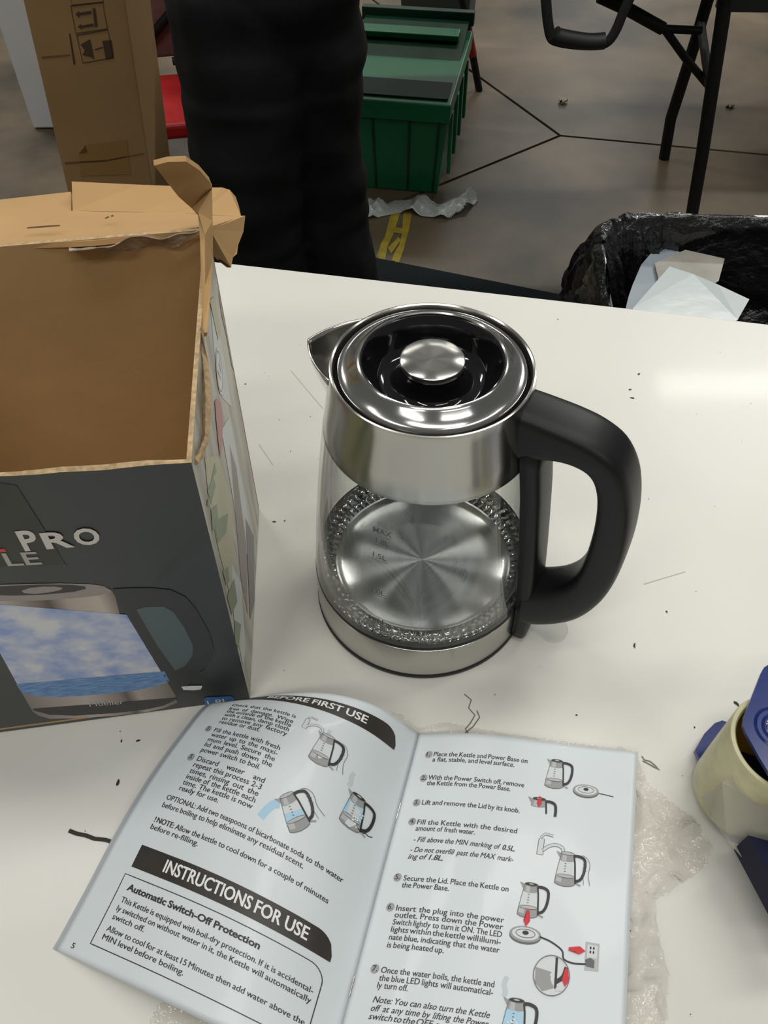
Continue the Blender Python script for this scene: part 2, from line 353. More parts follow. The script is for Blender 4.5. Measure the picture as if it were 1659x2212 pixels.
def body_r(z): return float(np.interp(z,[0,.037,.04,.06,.1,.15,.17,.215],[.0778,.0778,.0768,.0755,.072,.0665,.0635,.0575]))
for z in zs:
    ri=body_r(z)-.0022; ro=body_r(z)+(.0108 if z>.05 else .0085+.0023*(z/.05)); hw=.0148 if z>.03 else .0125+.0023*z/.03
    for k in range(K):
        a=2*math.pi*k/K; c_,s_=math.cos(a),math.sin(a); e=.6 if c_>0 else .25
        v.append(hp((ri+ro)/2+abs(c_)**e*(1 if c_>0 else -1)*(ro-ri)/2,abs(s_)**.5*(1 if s_>0 else -1)*hw,z))
for i in range(len(zs)-1):
    for k in range(K): l=(k+1)%K; f.append((i*K+k,i*K+l,(i+1)*K+l,(i+1)*K+k))
f.append(tuple(range(K))[::-1]); f.append(tuple(range((len(zs)-1)*K,len(zs)*K)))
mesh('handle_post',v,f,plastic,kt,True)
# clear switch lever
clr=film('clear_switch_plastic',(.93,.94,.94,1),.06,.04)
pp=[]; 
for a in np.linspace(-math.pi/2,math.pi/2,12): pp.append((.1020+.011*math.cos(a),.011*math.sin(a)))
pp=[(.082,-.0075)]+pp+[(.082,.0075)]
v=[hp(x,y,.0175-.06*(x-.082)) for x,y in pp]+[hp(x,y,.0140-.06*(x-.082)) for x,y in pp]; n=len(pp)
sw=mesh('power_switch',v,[tuple(range(n)),tuple(range(2*n-1,n-1,-1))]+[(i,n+i,n+(i+1)%n,(i+1)%n) for i in range(n)],clr,kt,bevel=.0006)
# volume markings printed on the glass
KM=[(-2.0102,0.141),(-2.0052,0.1327),(-2.0239,0.1202),(-2.0209,0.0877),(-2.0325,0.0591)]
def _x(): pass
def onglass(a,z,h): 
    r=body_r(z)+.0002; return (r*math.cos(a),r*math.sin(a),z)
for (a,z),tx in zip(KM,['MAX','1.8L','1.5L','1.0L','MIN']):
    vm=Print(); g,wd=glyphs(tx,.01); s_=.0062
    vm.mesh2(g,a-wd*s_*.5/.075,z,s_/.075,s_,inkl,1)
    vm.poly([(a-.08,z-.0016),(a+.08,z-.0016),(a+.08,z-.0020),(a-.08,z-.0018)],inkl); tag(vm.build('volume_marking',onglass,kt),'black '+tx+' level mark on the glass')

# ---------------------------------------------------------------- kettle carton (open retail box)
bx=empty('kettle_box',(-.2,.34,TZ),0,'open dark printed kettle carton with torn kraft flaps, beside the kettle','box')
bx_inv=Vector((-.2,.34,TZ))
def BX(p): return Vector(p)-bx_inv+Vector((0,0,0))
FRb=Vector((-.0932,.2574,TZ+.0008));FRt=Vector((-.0877,.2545,TZ+.238));FLb=FRb+.235*Vector((-.9909,-.1361,0));FLt=Vector((-.322,.2333,TZ+.238))
BRb=Vector((-.1024,.4279,TZ+.0008));BRt=Vector((-.1016,.4337,TZ+.25));BLb=BRb+.235*Vector((-.9909,-.1361,0));BLt=Vector((-.335,.402,TZ+.25))
def bil(a,b,c,d): return lambda u,v:(a*(1-u)+b*u)*(1-v)+(c*(1-u)+d*u)*v
ff=bil(FRb,FLb,FRt,FLt); fs=bil(FRb,BRb,FRt,BRt); fb_=bil(BRb,BLb,BRt,BLt); fl_=bil(FLb,BLb,FLt,BLt)
sidepr=mat('pale_side_print',lin(186,182,166),.4,col2=lin(128,120,108),scale=3.2,ramp=(.35,.62),coord='Generated',stretch=(1,3.2,.7),coat=.1)
def wall(name,fn,outer,nrm,nu=24,nv=16,topj=0,bulge=0,th=.0024):
    v=[];f=[];mi=[]
    for L_ in (0,1):
        for i in range(nu+1):
            for j in range(nv+1):
                u,t=i/nu,j/nv; p=fn(u,t)
                if j==nv and topj: p=p+Vector((0,0,topj*noise.noise(Vector((u*9,3.1,L_*.4)))))
                p=p+nrm*(bulge*math.sin(math.pi*u)*t)
                v.append(BX(p-nrm*th*L_))
    A=lambda L_,i,j:L_*(nu+1)*(nv+1)+i*(nv+1)+j
    for i in range(nu):
        for j in range(nv):
            f.append((A(0,i,j),A(0,i+1,j),A(0,i+1,j+1),A(0,i,j+1)));mi.append(0)
            f.append((A(1,i,j),A(1,i,j+1),A(1,i+1,j+1),A(1,i+1,j)));mi.append(1)
        f.append((A(0,i,nv),A(0,i+1,nv),A(1,i+1,nv),A(1,i,nv)));mi.append(2)
    for j in range(nv):
        f.append((A(0,0,j),A(0,0,j+1),A(1,0,j+1),A(1,0,j)));mi.append(2)
        f.append((A(0,nu,j),A(1,nu,j),A(1,nu,j+1),A(0,nu,j+1)));mi.append(2)
    o=mesh(name,v,f,[outer,kraft_in,kedge],bx,mi=mi)
    bm=bmesh.new(); bm.from_mesh(o.data); bmesh.ops.recalc_face_normals(bm,faces=bm.faces); bm.to_mesh(o.data); bm.free(); return o
nF=Vector((.136,-.9906,0)); nS=Vector((.9985,.053,0))
wall('front_panel',ff,boxpr,nF,topj=.002)
wall('side_panel',fs,sidepr,nS,bulge=.0)['label']='pale glossy printed side panel'
wall('back_panel',fb_,boxpr,-nF)
wall('side_panel',fl_,boxpr,-nS)
slab('bottom_panel',[BX(p+Vector((0,0,.003))) for p in (FRb,FLb,BLb,BRb)],.002,[kraft_in]*3,bx)
def bp(pts): return [BX(p) for p in pts]
# back lid panel, its tuck flap, drooping end, standing dust flap
def cat(*a): 
    o=[]
    for x in a: o+=x
    return o
slab('lid_panel',bp(cat([(-0.3075,0.4185,1.15),(-0.2193,0.4178,1.15),(-0.1666,0.4206,1.15),(-0.1331,0.4273,1.15),(-0.1065,0.4343,1.15),(-0.102,0.4332,1.15)],[(-0.0922,0.4906,1.124),(-0.142,0.4968,1.124),(-0.1791,0.4982,1.124),(-0.2052,0.5005,1.124),(-0.2049,0.4952,1.124),(-0.2479,0.4813,1.124),(-0.3412,0.4667,1.124)])),.003,[kraft]*3,bx)
slab('lid_end_flap',bp(cat([(-0.1044,0.438,1.146)],[(-0.092,0.4917,1.124)],[(-0.0931,0.4827,1.118),(-0.0949,0.4662,1.118),(-0.0945,0.4566,1.118),(-0.0966,0.4525,1.118),(-0.0965,0.4412,1.118),(-0.1033,0.4495,1.118)],[(-0.1061,0.4418,1.13)])),.003,[kraft]*3,bx)
slab('tuck_flap',bp(cat([(-0.3412,0.4667,1.124),(-0.2479,0.4813,1.124),(-0.2049,0.4952,1.124)],[(-0.2143,0.53,1.1215),(-0.2653,0.53,1.1163),(-0.3781,0.53,1.104)])),.003,[kraft]*3,bx)
slab('tuck_flap',bp(cat([(-0.2052,0.5005,1.124),(-0.1606,0.4978,1.124),(-0.1202,0.4946,1.124),(-0.0919,0.4906,1.124)],[(-0.0988,0.525,1.1124),(-0.1,0.525,1.1192),(-0.1034,0.525,1.1243),(-0.1082,0.525,1.126),(-0.1152,0.525,1.1261),(-0.1646,0.525,1.1287),(-0.2095,0.525,1.1315)])),.003,[kraft]*3,bx)
DF=[bp([(-0.0957,0.35,1.1328)]),bp([(-0.1058,0.44,1.146)])]
v=bp(cat([(-0.095,0.345,1.14),(-0.0922,0.345,1.1406)],[(-0.0967,0.375,1.1491),(-0.0938,0.375,1.147)],[(-0.1003,0.41,1.1585),(-0.0981,0.41,1.1438)],[(-0.1038,0.425,1.1635),(-0.0971,0.425,1.1583)],[(-0.1095,0.437,1.1608),(-0.0958,0.437,1.1733)],[(-0.1146,0.432,1.1715),(-0.0955,0.432,1.1801)],[(-0.1184,0.427,1.184),(-0.0988,0.427,1.1895)],[(-0.1186,0.42,1.1918),(-0.1032,0.42,1.198)],[(-0.12,0.417,1.1974),(-0.1122,0.417,1.1993)]))
f=[(2*i,2*i+1,2*i+3,2*i+2) for i in range(len(v)//2-1)]
mesh('dust_flap',v,f,[kraft],bx,solid=.0032)
v=bp(cat([(-0.0899,0.262,1.1291),(-0.0875,0.262,1.1316)],[(-0.0879,0.268,1.1282),(-0.0861,0.268,1.1291)],[(-0.0903,0.29,1.1189),(-0.0886,0.29,1.1165)],[(-0.0915,0.31,1.1273),(-0.0891,0.31,1.1247)],[(-0.0933,0.33,1.1349),(-0.0912,0.33,1.1318)],[(-0.0958,0.345,1.1406),(-0.0941,0.345,1.1448)]))
mesh('torn_flap_stub',v,[(2*i,2*i+1,2*i+3,2*i+2) for i in range(len(v)//2-1)],[kedge],bx,solid=.003)
# torn liner along the back fold
tp=[];bt=[]
for (x,y,z) in [(-0.1778,0.4142,1.152),(-0.1651,0.4163,1.152),(-0.1519,0.4165,1.152),(-0.1394,0.4207,1.152),(-0.1276,0.4219,1.152),(-0.1163,0.4266,1.152),(-0.1055,0.4299,1.152)]: tp.append((x,y-.002,z))
for (x,y,z) in [(-0.1837,0.427,1.143),(-0.1754,0.427,1.1386),(-0.1651,0.427,1.1363),(-0.1519,0.427,1.1392),(-0.1375,0.427,1.1421),(-0.1252,0.427,1.1423),(-0.1064,0.427,1.1478)]: bt.append((x,y,z))
v=[]
for a,b in zip(smoothc(tp,6),smoothc(bt,6)):
    for j in range(5):
        q=a.lerp(b,j/4); nn=noise.noise(q*70)*.0045; v.append(BX(q+Vector((0,nn*.4-.001,nn))))
k_=len(v)//5
mesh('torn_liner',v,[(i*5+j,i*5+j+1,i*5+j+6,i*5+j+5) for i in range(k_-1) for j in range(4)],torn,bx,solid=.0006)
# small slot and cut marks in the lid
slot=mat('dark_cut_slot',lin(84,60,34),.9)
for q in ([(-0.2106,0.4384,1.1455),(-0.2011,0.4392,1.1455),(-0.1912,0.4406,1.1455),(-0.1916,0.4421,1.1455),(-0.2017,0.4413,1.1455),(-0.2104,0.4399,1.1455)],[(-0.1707,0.4607,1.139),(-0.1689,0.4628,1.139),(-0.1678,0.4617,1.139),(-0.1696,0.4596,1.139)],[(-0.1675,0.4633,1.139),(-0.1663,0.4644,1.139),(-0.1654,0.4627,1.139),(-0.1666,0.4617,1.139)]):
    mesh('cut_slot',[BX(Vector(p)+Vector((0,0,.0022))) for p in q],[tuple(range(len(q)))],slot,bx)
# printing on the front panel (x from the right edge leftwards, y up, metres)
def onF(x,y,h): return BX(ff(x/.235,y/.238)+nF*(.00010*h+.0001))
def onS(x,y,h): return BX(fs(x/.17,y/.244)+nS*(.00010*h+.0001))
def grad(name,stops,rot=0,rough=.4,noise_w=0):
    m=bpy.data.materials.new(name); m.use_nodes=True; nt=m.node_tree; N=nt.nodes; L=nt.links; b=N['Principled BSDF']; b.inputs['Roughness'].default_value=rough
    tc=N.new('ShaderNodeTexCoord'); sp=N.new('ShaderNodeSeparateXYZ'); L.new(tc.outputs['Generated'],sp.inputs[0]); r=N.new('ShaderNodeValToRGB')
    e=r.color_ramp.elements; e[0].position=stops[0][0]; e[0].color=stops[0][1]; e[1].position=stops[-1][0]; e[1].color=stops[-1][1]
    for p,c in stops[1:-1]: q=e.new(p); q.color=c
    L.new(sp.outputs[rot],r.inputs[0]); L.new(r.outputs[0],b.inputs['Base Color']); return m
pA=Print()
g1=grad('printed_steel_collar',[(0,lin(120,110,104)),(.38,lin(178,165,158)),(.55,lin(120,104,96)),(.62,lin(80,68,62)),(.72,lin(176,160,150)),(.9,lin(196,182,170)),(1,lin(120,106,98))])
g2=grad('printed_steel_base',[(0,lin(130,118,112)),(.4,lin(190,176,170)),(.62,lin(140,126,118)),(.67,lin(90,80,74)),(.75,lin(180,166,158)),(1,lin(120,108,100))])
water=mat('printed_boiling_water',lin(212,212,216),.4,col2=lin(140,160,210),scale=4,ramp=(.34,.66),coord='Generated',stretch=(1,1,2.2),detail=8)
waterd=mat('printed_deep_water',lin(120,158,200),.4,col2=lin(66,116,176),scale=8,ramp=(.4,.6),coord='Generated',stretch=(1,1,4))
prblk=mat('printed_black_handle',lin(40,40,41),.4); prgrey=mat('printed_grey_glow',lin(78,92,96),.4); prtop=mat('printed_lid_steel',lin(150,140,135),.4); prdk=mat('printed_lid_black',lin(38,36,38),.4)
def ell(cx,cy,rx,ry,rot=0,n=40,a0=0,a1=2*math.pi):
    return [(cx+rx*math.cos(a)*math.cos(rot)-ry*math.sin(a)*math.sin(rot),cy+rx*math.cos(a)*math.sin(rot)+ry*math.sin(a)*math.cos(rot)) for a in [a0+(a1-a0)*i/n for i in range(n)]]
pc=Print()
col=[(0.143,0.1524),(0.1128,0.1573),(0.0988,0.1566),(0.0827,0.1547),(0.0691,0.1516),(0.0613,0.1485),(0.0582,0.1431),(0.0579,0.1372),(0.0593,0.126),(0.0598,0.1184),(0.0649,0.1185),(0.081,0.1159),(0.0999,0.1143),(0.1257,0.1195),(0.151,0.1318)]
pc.poly(col,g1,1); pc.build('printed_kettle_collar',onF,bx)
pc=Print(); pc.poly([(0.1363,0.1575),(0.1265,0.1588),(0.1124,0.1585),(0.0987,0.157),(0.0827,0.1547),(0.0692,0.1511),(0.0621,0.1482),(0.0586,0.1445),(0.0597,0.142),(0.0658,0.1405),(0.0794,0.1402),(0.0971,0.1412),(0.1172,0.1444),(0.1297,0.15)],prtop,2)
pc.poly([(0.1343,0.1568),(0.122,0.158),(0.106,0.1566),(0.0911,0.1553),(0.0784,0.1527),(0.0711,0.1502),(0.0708,0.148),(0.0778,0.1461),(0.0938,0.1463),(0.1088,0.1481),(0.1243,0.1517)],prdk,3)
pc.poly([(0.1034,0.1519),(0.0986,0.1536),(0.0916,0.1537),(0.0857,0.1527),(0.0821,0.1508),(0.0843,0.149),(0.0907,0.148),(0.098,0.1479),(0.103,0.1497)],prtop,4); pc.build('printed_kettle_lid',onF,bx)
pc=Print(); pc.poly([(0.1257,0.1195),(0.0999,0.1143),(0.081,0.1159),(0.0649,0.1185),(0.055,0.1189),(0.0526,0.1036),(0.0498,0.0782),(0.047,0.0383),(0.0557,0.0344),(0.0679,0.0326),(0.0856,0.0324),(0.1027,0.0339),(0.1194,0.0366),(0.1308,0.0415),(0.1367,0.0479),(0.1342,0.0786),(0.1319,0.1011),(0.1311,0.146)],water,2); pc.build('printed_kettle_water',onF,bx)
pc=Print(); pc.poly([(0.1366,0.0578),(0.1225,0.0548),(0.0981,0.0516),(0.0752,0.0517),(0.055,0.0526),(0.0477,0.0519),(0.047,0.0383),(0.0557,0.0344),(0.0679,0.0326),(0.0856,0.0324),(0.1027,0.0339),(0.1194,0.0366),(0.1308,0.0415),(0.1367,0.0479)],waterd,3); pc.build('printed_kettle_water',onF,bx)
pc=Print(); pc.poly([(0.1367,0.0479),(0.1308,0.0415),(0.1194,0.0366),(0.1027,0.0339),(0.0856,0.0324),(0.0679,0.0326),(0.0557,0.0344),(0.047,0.0383),(0.0465,0.0268),(0.0474,0.0086),(0.0573,0.0033),(0.0685,0.0011),(0.089,0.0018),(0.1154,0.0056),(0.1308,0.0095),(0.1364,0.0165),(0.1378,0.0215)],g2,2)
pc.poly([(0.1366,0.0256),(0.1285,0.0175),(0.1137,0.0118),(0.0875,0.0082),(0.0672,0.0076),(0.0561,0.0097),(0.047,0.0158),(0.0472,0.0132),(0.0565,0.0072),(0.0677,0.005),(0.0881,0.0056),(0.1143,0.0094),(0.1292,0.015),(0.1368,0.0231)],prdk,3)
g,wd=glyphs('Mueller',0); (x_,y_),(x2_,y2_)=[(0.1022,0.0191),(0.0804,0.0168)]
pc.mesh2(g,x_,y_,-(x_-x2_)/wd,.009,mat('faint_logo_print',lin(196,188,184),.4),4,rot=-(y2_-y_)/(x_-x2_))
pc.build('printed_kettle_base',onF,bx)
pc=Print(); ho=[(0.0577,0.1452),(0.0464,0.1441),(0.0368,0.1424),(0.0277,0.139),(0.0211,0.1309),(0.0175,0.1184),(0.0139,0.0918),(0.0138,0.0698),(0.0206,0.0529),(0.0322,0.0406),(0.0412,0.0349),(0.0431,0.0207),(0.0468,0.0184),(0.047,0.0383),(0.0498,0.0782),(0.055,0.1189),(0.057,0.1302),(0.0574,0.1394)]
pc.poly(ho,prblk,3); pc.poly([(0.0496,0.1236),(0.0441,0.1254),(0.0344,0.124),(0.03,0.1169),(0.0271,0.1003),(0.0256,0.0787),(0.0278,0.0669),(0.0339,0.0562),(0.0411,0.0514),(0.046,0.0834)],prgrey,4)
pc.poly([(0.0412,0.0298),(0.0344,0.0293),(0.0278,0.0275),(0.0297,0.0228),(0.034,0.0227),(0.0405,0.0251)],white,4); pc.build('printed_kettle_handle',onF,bx)
pc=Print()
def ftxt(t,p0,p1,hh,m,bold=.02,h=5):
    g,wd=glyphs(t,bold); L_=math.hypot(p1[0]-p0[0],p1[1]-p0[1]); 
    (vv,ff2)=g; b=len(pc.v); ux=((p1[0]-p0[0])/wd,(p1[1]-p0[1])/wd)
    for x,y in vv: pc.v.append((p0[0]+ux[0]*x,p0[1]+ux[1]*x+y*hh,h))
    for t_ in ff2: pc.f.append(tuple(b+i for i in t_)); pc.m.append(pc.mi(m))
cream=mat('cream_print',lin(206,198,190),.4); redp=mat('red_print',lin(196,44,48),.4); bluep=mat('blue_print',lin(38,104,178),.4)
P_=[(0.0912,0.1849),(0.0826,0.1852),(0.066,0.1842),(0.0514,0.1904),(0.1241,0.1868),(0.1001,0.1855),(0.1384,0.176),(0.0856,0.172),(0.0888,0.2022),(0.0907,0.1978)]
hP=(P_[9][1]-P_[0][1])/.73
def seg(t,x0,x1,yb,hh,m,bold=.02):
    ftxt(t,(x0,yb),(x1,yb),hh,m,bold)
A_=[(0.0912,0.1849),(0.0828,0.1852),(0.0806,0.1849),(0.0666,0.1847),(0.0653,0.1853),(0.053,0.1857)]
ftxt('P',A_[0],A_[1],.0215,cream,.03); ftxt('R',A_[2],A_[3],.0175,cream,.03); ftxt('O',A_[4],A_[5],.0175,cream,.03)
A_=[(0.1076,0.1859),(0.1,0.1859),(0.1461,0.1764),(0.0863,0.1729)]
ftxt('L',A_[0],A_[1],.018,redp,.03); ftxt('KETTLE',A_[2],A_[3],.0150,mat('grey_print',lin(168,164,158),.4),.015)
pc.build('printed_title',onF,bx)
pc=Print(); bl=[(0.0298,0.0088),(0.0276,0.0109),(0.0113,0.0076),(0.0104,0.0052),(0.0106,-0.0038),(0.0118,-0.0055),(0.0287,-0.0067),(0.0303,-0.0048)]
pc.poly(bl,bluep,3); A_=[(0.0285,-0.0012),(0.0141,-0.0013)]; ftxt('1.8L',A_[0],A_[1],.0105,white,.01); pc.build('capacity_label',onF,bx)['label']='blue 1.8L capacity label'
pc=Print(); tapem=mat('glossy_clear_tape',lin(62,62,54),.2,noise_amt=.2,scale=40,bump=.1,bscale=50,alpha=.6)
pc.poly([(0.0987,0.2349),(0.0866,0.2342),(0.08,0.2318),(0.079,0.2113),(0.0766,0.1914),(0.0754,0.1688),(0.0893,0.1722),(0.107,0.1746),(0.1205,0.1752)],tapem,3); pc.build('packing_tape',onF,bx)
# side panel print
lk=lambda n,c:mat(n,c,.4,coat=.1)
pc=Print(); pg=lk('printed_pale_grey',lin(196,202,200)); pgr=lk('printed_leaf_green',lin(112,128,96)); pol=lk('printed_olive',lin(172,168,132)); ptp=lk('printed_taupe',lin(128,114,106)); prd=lk('printed_red_seal',lin(170,84,80)); psh=lk('printed_shadow_grey',lin(92,94,92))
for q,m_ in (([(0.1253,0.2233),(0.1397,0.202),(0.1384,0.1682),(0.1331,0.1425),(0.1076,0.1748),(0.11,0.2074)],pg),([(0.0848,0.1718),(0.1203,0.1471),(0.1189,0.069),(0.1111,0.0262),(0.0693,0.0659),(0.0766,0.115)],pg),([(0.1005,0.1434),(0.1084,0.1137),(0.0894,0.0546),(0.0469,0.0321),(0.0504,0.0719)],ptp),
    ([(0.0277,0.2137),(0.0597,0.1785),(0.0725,0.1245),(0.0451,0.1048),(0.0124,0.1044),(0.0112,0.1625),(0.0149,0.1971)],pol),([(0.0336,0.1118),(0.0474,0.0709),(0.0197,0.0355),(0.0026,0.0421),(0.0074,0.0917)],pg),([(0.1646,0.2086),(0.1594,0.1928),(0.1687,0.1415),(0.1627,0.1506)],ptp),([(0.1056,0.0649),(0.1235,0.0216),(0.0789,0.0008),(0.0508,0.0197)],psh)): hq_=hq_+.22 if 'hq_' in globals() else .4; pc.poly(q,m_,hq_)
for q in ([(0.0166,0.2024),(0.0369,0.1883),(0.0374,0.18),(0.0175,0.19)],[(0.0152,0.1892),(0.0308,0.1727),(0.0256,0.1674),(0.0066,0.1814)],[(0.0151,0.1776),(0.0536,0.135),(0.038,0.1379),(0.0123,0.1629)],[(0.0079,0.1431),(0.0231,0.1249),(0.0186,0.1172),(0.0086,0.1279)],[(0.0045,0.1224),(0.0314,0.1002),(0.0261,0.0825),(0.0047,0.1017)],[(0.0292,0.194),(0.0476,0.1867),(0.0472,0.1797)],[(0.0142,0.2),(0.0134,0.1935),(0.0085,0.2011)],[(0.0074,0.0917),(0.0218,0.0618),(0.0024,0.0668),(-0.0024,0.0814)]): pc.poly(q,pgr,2.4)
for q in ([(0.1266,0.2285),(0.145,0.2172),(0.1434,0.1922),(0.1292,0.199)],): pc.poly(q,pol,2.8)
pc.build('printed_side_picture',onS,bx)
pc=Print(); e_=[(0.1254,0.198),(0.1271,0.1766),(0.1038,0.1792),(0.0989,0.2041)]; 
cx=sum(p[0] for p in e_)/4; cy=sum(p[1] for p in e_)/4
pc.poly(ell(cx,cy,.013,.013),white,3); pc.stroke(ell(cx,cy,.0112,.0112),.0007,psh,4,closed=True)
pc.stroke([(cx-.006,cy+.006),(cx-.002,cy-.004),(cx+.001,cy+.005),(cx+.004,cy-.005),(cx+.007,cy+.004)],.0016,psh,4); pc.build('printed_emblem',onS,bx)
pc=Print(); pc.poly([(0.0817,0.1974),(0.09,0.1913),(0.0989,0.1796),(0.0932,0.1706),(0.0778,0.1678),(0.0645,0.171),(0.0675,0.1791),(0.0744,0.19)],prd,3); pc.build('printed_emblem',onS,bx)['label']='red oval seal'

# ---------------------------------------------------------------- instruction booklet
def crs(pts,u):
    # catmull-rom through pts at u in 0..1 (uniform)
    pts=np.array(pts,float); n=len(pts)-1; x=min(max(u,0),1)*n; i=min(int(x),n-1); w=x-i
    p0=pts[i-1] if i>0 else 2*pts[0]-pts[1]; p1=pts[i]; p2=pts[i+1]; p3=pts[i+2] if i+2<=n else 2*pts[n]-pts[n-1]
    return .5*((2*p1)+(p2-p0)*w+(2*p0-5*p1+4*p2-p3)*w*w+(3*p1-p0-3*p2+p3)*w**3)
def lerpk(ks,x):
    for (a,va),(b,vb) in zip(ks,ks[1:]):
        if x<=b: 
            w=(x-a)/(b-a); w=w*w*(3-2*w)*.5+w*.5; return va+(vb-va)*w
    return ks[-1][1]
SP0=np.array([.0215,.2293,.004]); SP1=np.array([-.0345,.034,.004])
LE=[(-.1085,.2485,.006),(-.1165,.2445,.018),(-.1300,.2235,.019),(-.1475,.1950,.014),(-.1625,.1650,.008),(-.1745,.1345,.004),(-.1864,.1035,.002)]
ROWS=[ # z height rows at t=0,.25,.5,.75,1 for s=0,.2,.4,.6,.8,1 (added)
 [0,.030,.040,.036,.023,0],
 [0,.026,.036,.034,.020,0],
 [0,.022,.030,.028,.016,0],
 [0,.018,.025,.022,.012,0],
 [0,.015,.020,.018,.010,0]]
def left(s,t):
    t0=t; tt=t-.1*max(0,t-.6)
    a=SP0+(SP1-SP0)*tt; b=crs(LE,t); p=a+(b-a)*s
    rows=[crs([[v] for v in r],s)[0] for r in ROWS]
    p=p+np.array([0,0,crs([[v] for v in rows],t)[0]]); return p
RE0=np.array([.1590,.2110,.013]); RE1=np.array([.1085,.0130,.013])
RZ=[0,.006,.007,.004,.001,0]
def right(s,t):
    a=SP0+(SP1-SP0)*t; b=RE0+(RE1-RE0)*t; p=a+(b-a)*s
    return p+np.array([0,0,crs([[v] for v in RZ],s)[0]])

PW,PHt=.146,.205
bk=empty('instruction_booklet',(0,0,TZ),0,'open white stapled instruction booklet lying in front of the kettle','booklet')
def nrm(fn,s,t):
    e=.004; a=np.array(fn(s+e,t))-np.array(fn(s-e,t)); b=np.array(fn(s,t+e))-np.array(fn(s,t-e)); n=np.cross(a,b); n/=np.linalg.norm(n); return n if n[2]>0 or abs(n[2])<.2 and n[1]<0 else -n
_L={};
_G={}
def grid_of(fn):
    if fn in _G: return _G[fn]
    n=100; S_=np.linspace(-.1,1.1,n+1)
    P_=np.array([[fn(a,b) for b in S_] for a in S_]); N_=np.cross(np.gradient(P_,axis=0),np.gradient(P_,axis=1)); N_/=np.linalg.norm(N_,axis=2,keepdims=True)
    N_*=np.where(N_[50,50,2]<0,-1,1); _G[fn]=(P_,N_,n); return _G[fn]
def surf(fn,s,t,h):
    P_,N_,n=grid_of(fn); x=min(max((s+.1)/1.2*n,0),n-1e-6); y=min(max((t+.1)/1.2*n,0),n-1e-6); i,j=int(x),int(y); a,b=x-i,y-j
    f_=lambda A:(A[i,j]*(1-a)+A[i+1,j]*a)*(1-b)+(A[i,j+1]*(1-a)+A[i+1,j+1]*a)*b
    return f_(P_)+f_(N_)*h
def page(name,fn,h,N_=56,smin=0,tmin=0,smax=1,tmax=1):
    v=[];f=[]
    for i in range(N_+1):
        for j in range(N_+1): v.append(surf(fn,smin+(smax-smin)*i/N_,tmin+(tmax-tmin)*j/N_,h))
    for i in range(N_):
        for j in range(N_): a=i*(N_+1)+j; f.append((a,a+1,a+N_+2,a+N_+1))
    return mesh(name,v,f,paper,bk,True,solid=.00012)
page('left_page',left,0); page('right_page',right,0)
for k_ in (1,2,3):
    page('left_leaf',left,-.0006*k_,28,smax=1+.006*k_,tmax=1+.002*k_); page('right_leaf',right,-.0006*k_,28,smax=1+.006*k_ if k_<2 else 1.0)
LS=lambda x,y,h: surf(left,1-x/PW,y/PHt,.00016+.00008*h)
RS=lambda x,y,h: surf(right,x/PW,y/PHt,.00016+.00008*h)
X=lambda s:(1-s)*PW
Y=lambda t:t*PHt
# --- left page text
def tl(pr,txt,s0,t,s1=None,size=.0044,kx=1.13,m=ink,**k): line(pr,txt,X(s0),Y(t)+size*.25,size,kx,m,None if s1 is None else X(s1),ysgn=-1,**k)
p=Print()
for txt,t,j in (('Check that the kettle is',.176,1),('free of damage. Wipe',.199,1),('the outside of the kettle',.215,1),('with a clean, damp cloth',.232,1),('to remove any factory',.249,1),('residue or dust.',.265,0),
  ('Fill the kettle with fresh',.299,1),('water up to the maxi-',.317,1),('mum level. Secure the',.336,1),('lid and push down the',.355,1),('power switch to boil.',.374,0),
  ('Discard water and',.403,1),('repeat this process 2-3',.422,1),('times, rinsing out the',.441,1),('inside of the kettle each',.459,1),('time. The kettle is now',.477,1),('ready for use.',.495,0)):
    tl(p,txt,.853 if t<.39 else .845,t,.518 if j else None)
for txt,t,s1 in (('OPTIONAL: Add two teaspoons of bicarbonate soda to the water',.530,.124),('before boiling to help eliminate any residual scent.',.553,.265),('before re-filling.',.618,.655)): tl(p,txt,.878,t,s1)
tl(p,'! NOTE: Allow the kettle to cool down for a couple of minutes',.878,.597,.150,bolds=('!','NOTE:'))
tag(p.build('printed_text',LS,bk),kind='stuff')
p=Print()
for n_,s,t in (('2',.888,.297),('3',.880,.402)):
    p=Print(); p.poly(ell(X(s),Y(t),.0024,.0024),mat('grey_bullet_ink',lin(160,160,162),.5),1); tl(p,n_+'.',s+.010,t,size=.0042); tag(p.build('bullet_number',LS,bk),'grey bullet numbered '+n_+' on the left page')
p=Print()
def bnr(p,s0,s1,t0,t1,rr):
    x0,x1,y0,y1=X(s0),X(s1),Y(t0),Y(t1)
    top=lambda x: y0 if x<x1-rr else y0+rr-math.sqrt(max(0,rr*rr-(x-(x1-rr))**2))
    p.grid(x0,y0,x1,y1,banner,1,60,4,top)
bnr(p,.872,.085,.040,.106,.010); 
tl(p,'BEFORE FIRST USE',.715,.073,.229,size=.0092,kmax=1.6,m=white,bold=.012,h=3); p.build('heading_banner',LS,bk)
p=Print(); bnr(p,.876,.088,.671,.735,.010); tl(p,'INSTRUCTIONS FOR USE',.745,.705,.180,size=.0100,kmax=1.6,m=white,bold=.012,h=3); p.build('heading_banner',LS,bk)
p=Print(); x0,x1,y0,y1,rr=X(.887),X(.094),Y(.758),Y(.952),.008
pts_=[(x0,y1)]+[(x0,y0+(y1-y0)*(1-i/8)) for i in range(1,9)]+[(x0+(x1-rr-x0)*i/20,y0) for i in range(1,21)]+[(x1-rr+rr*math.sin(a),y0+rr-rr*math.cos(a)) for a in np.linspace(.2,math.pi/2,7)]+[(x1,y0+rr+(y1-y0-rr)*i/8) for i in range(1,9)]+[(x1+(x0-x1)*i/24,y1) for i in range(1,25)]
p.stroke(pts_,.0005,ink,1); 
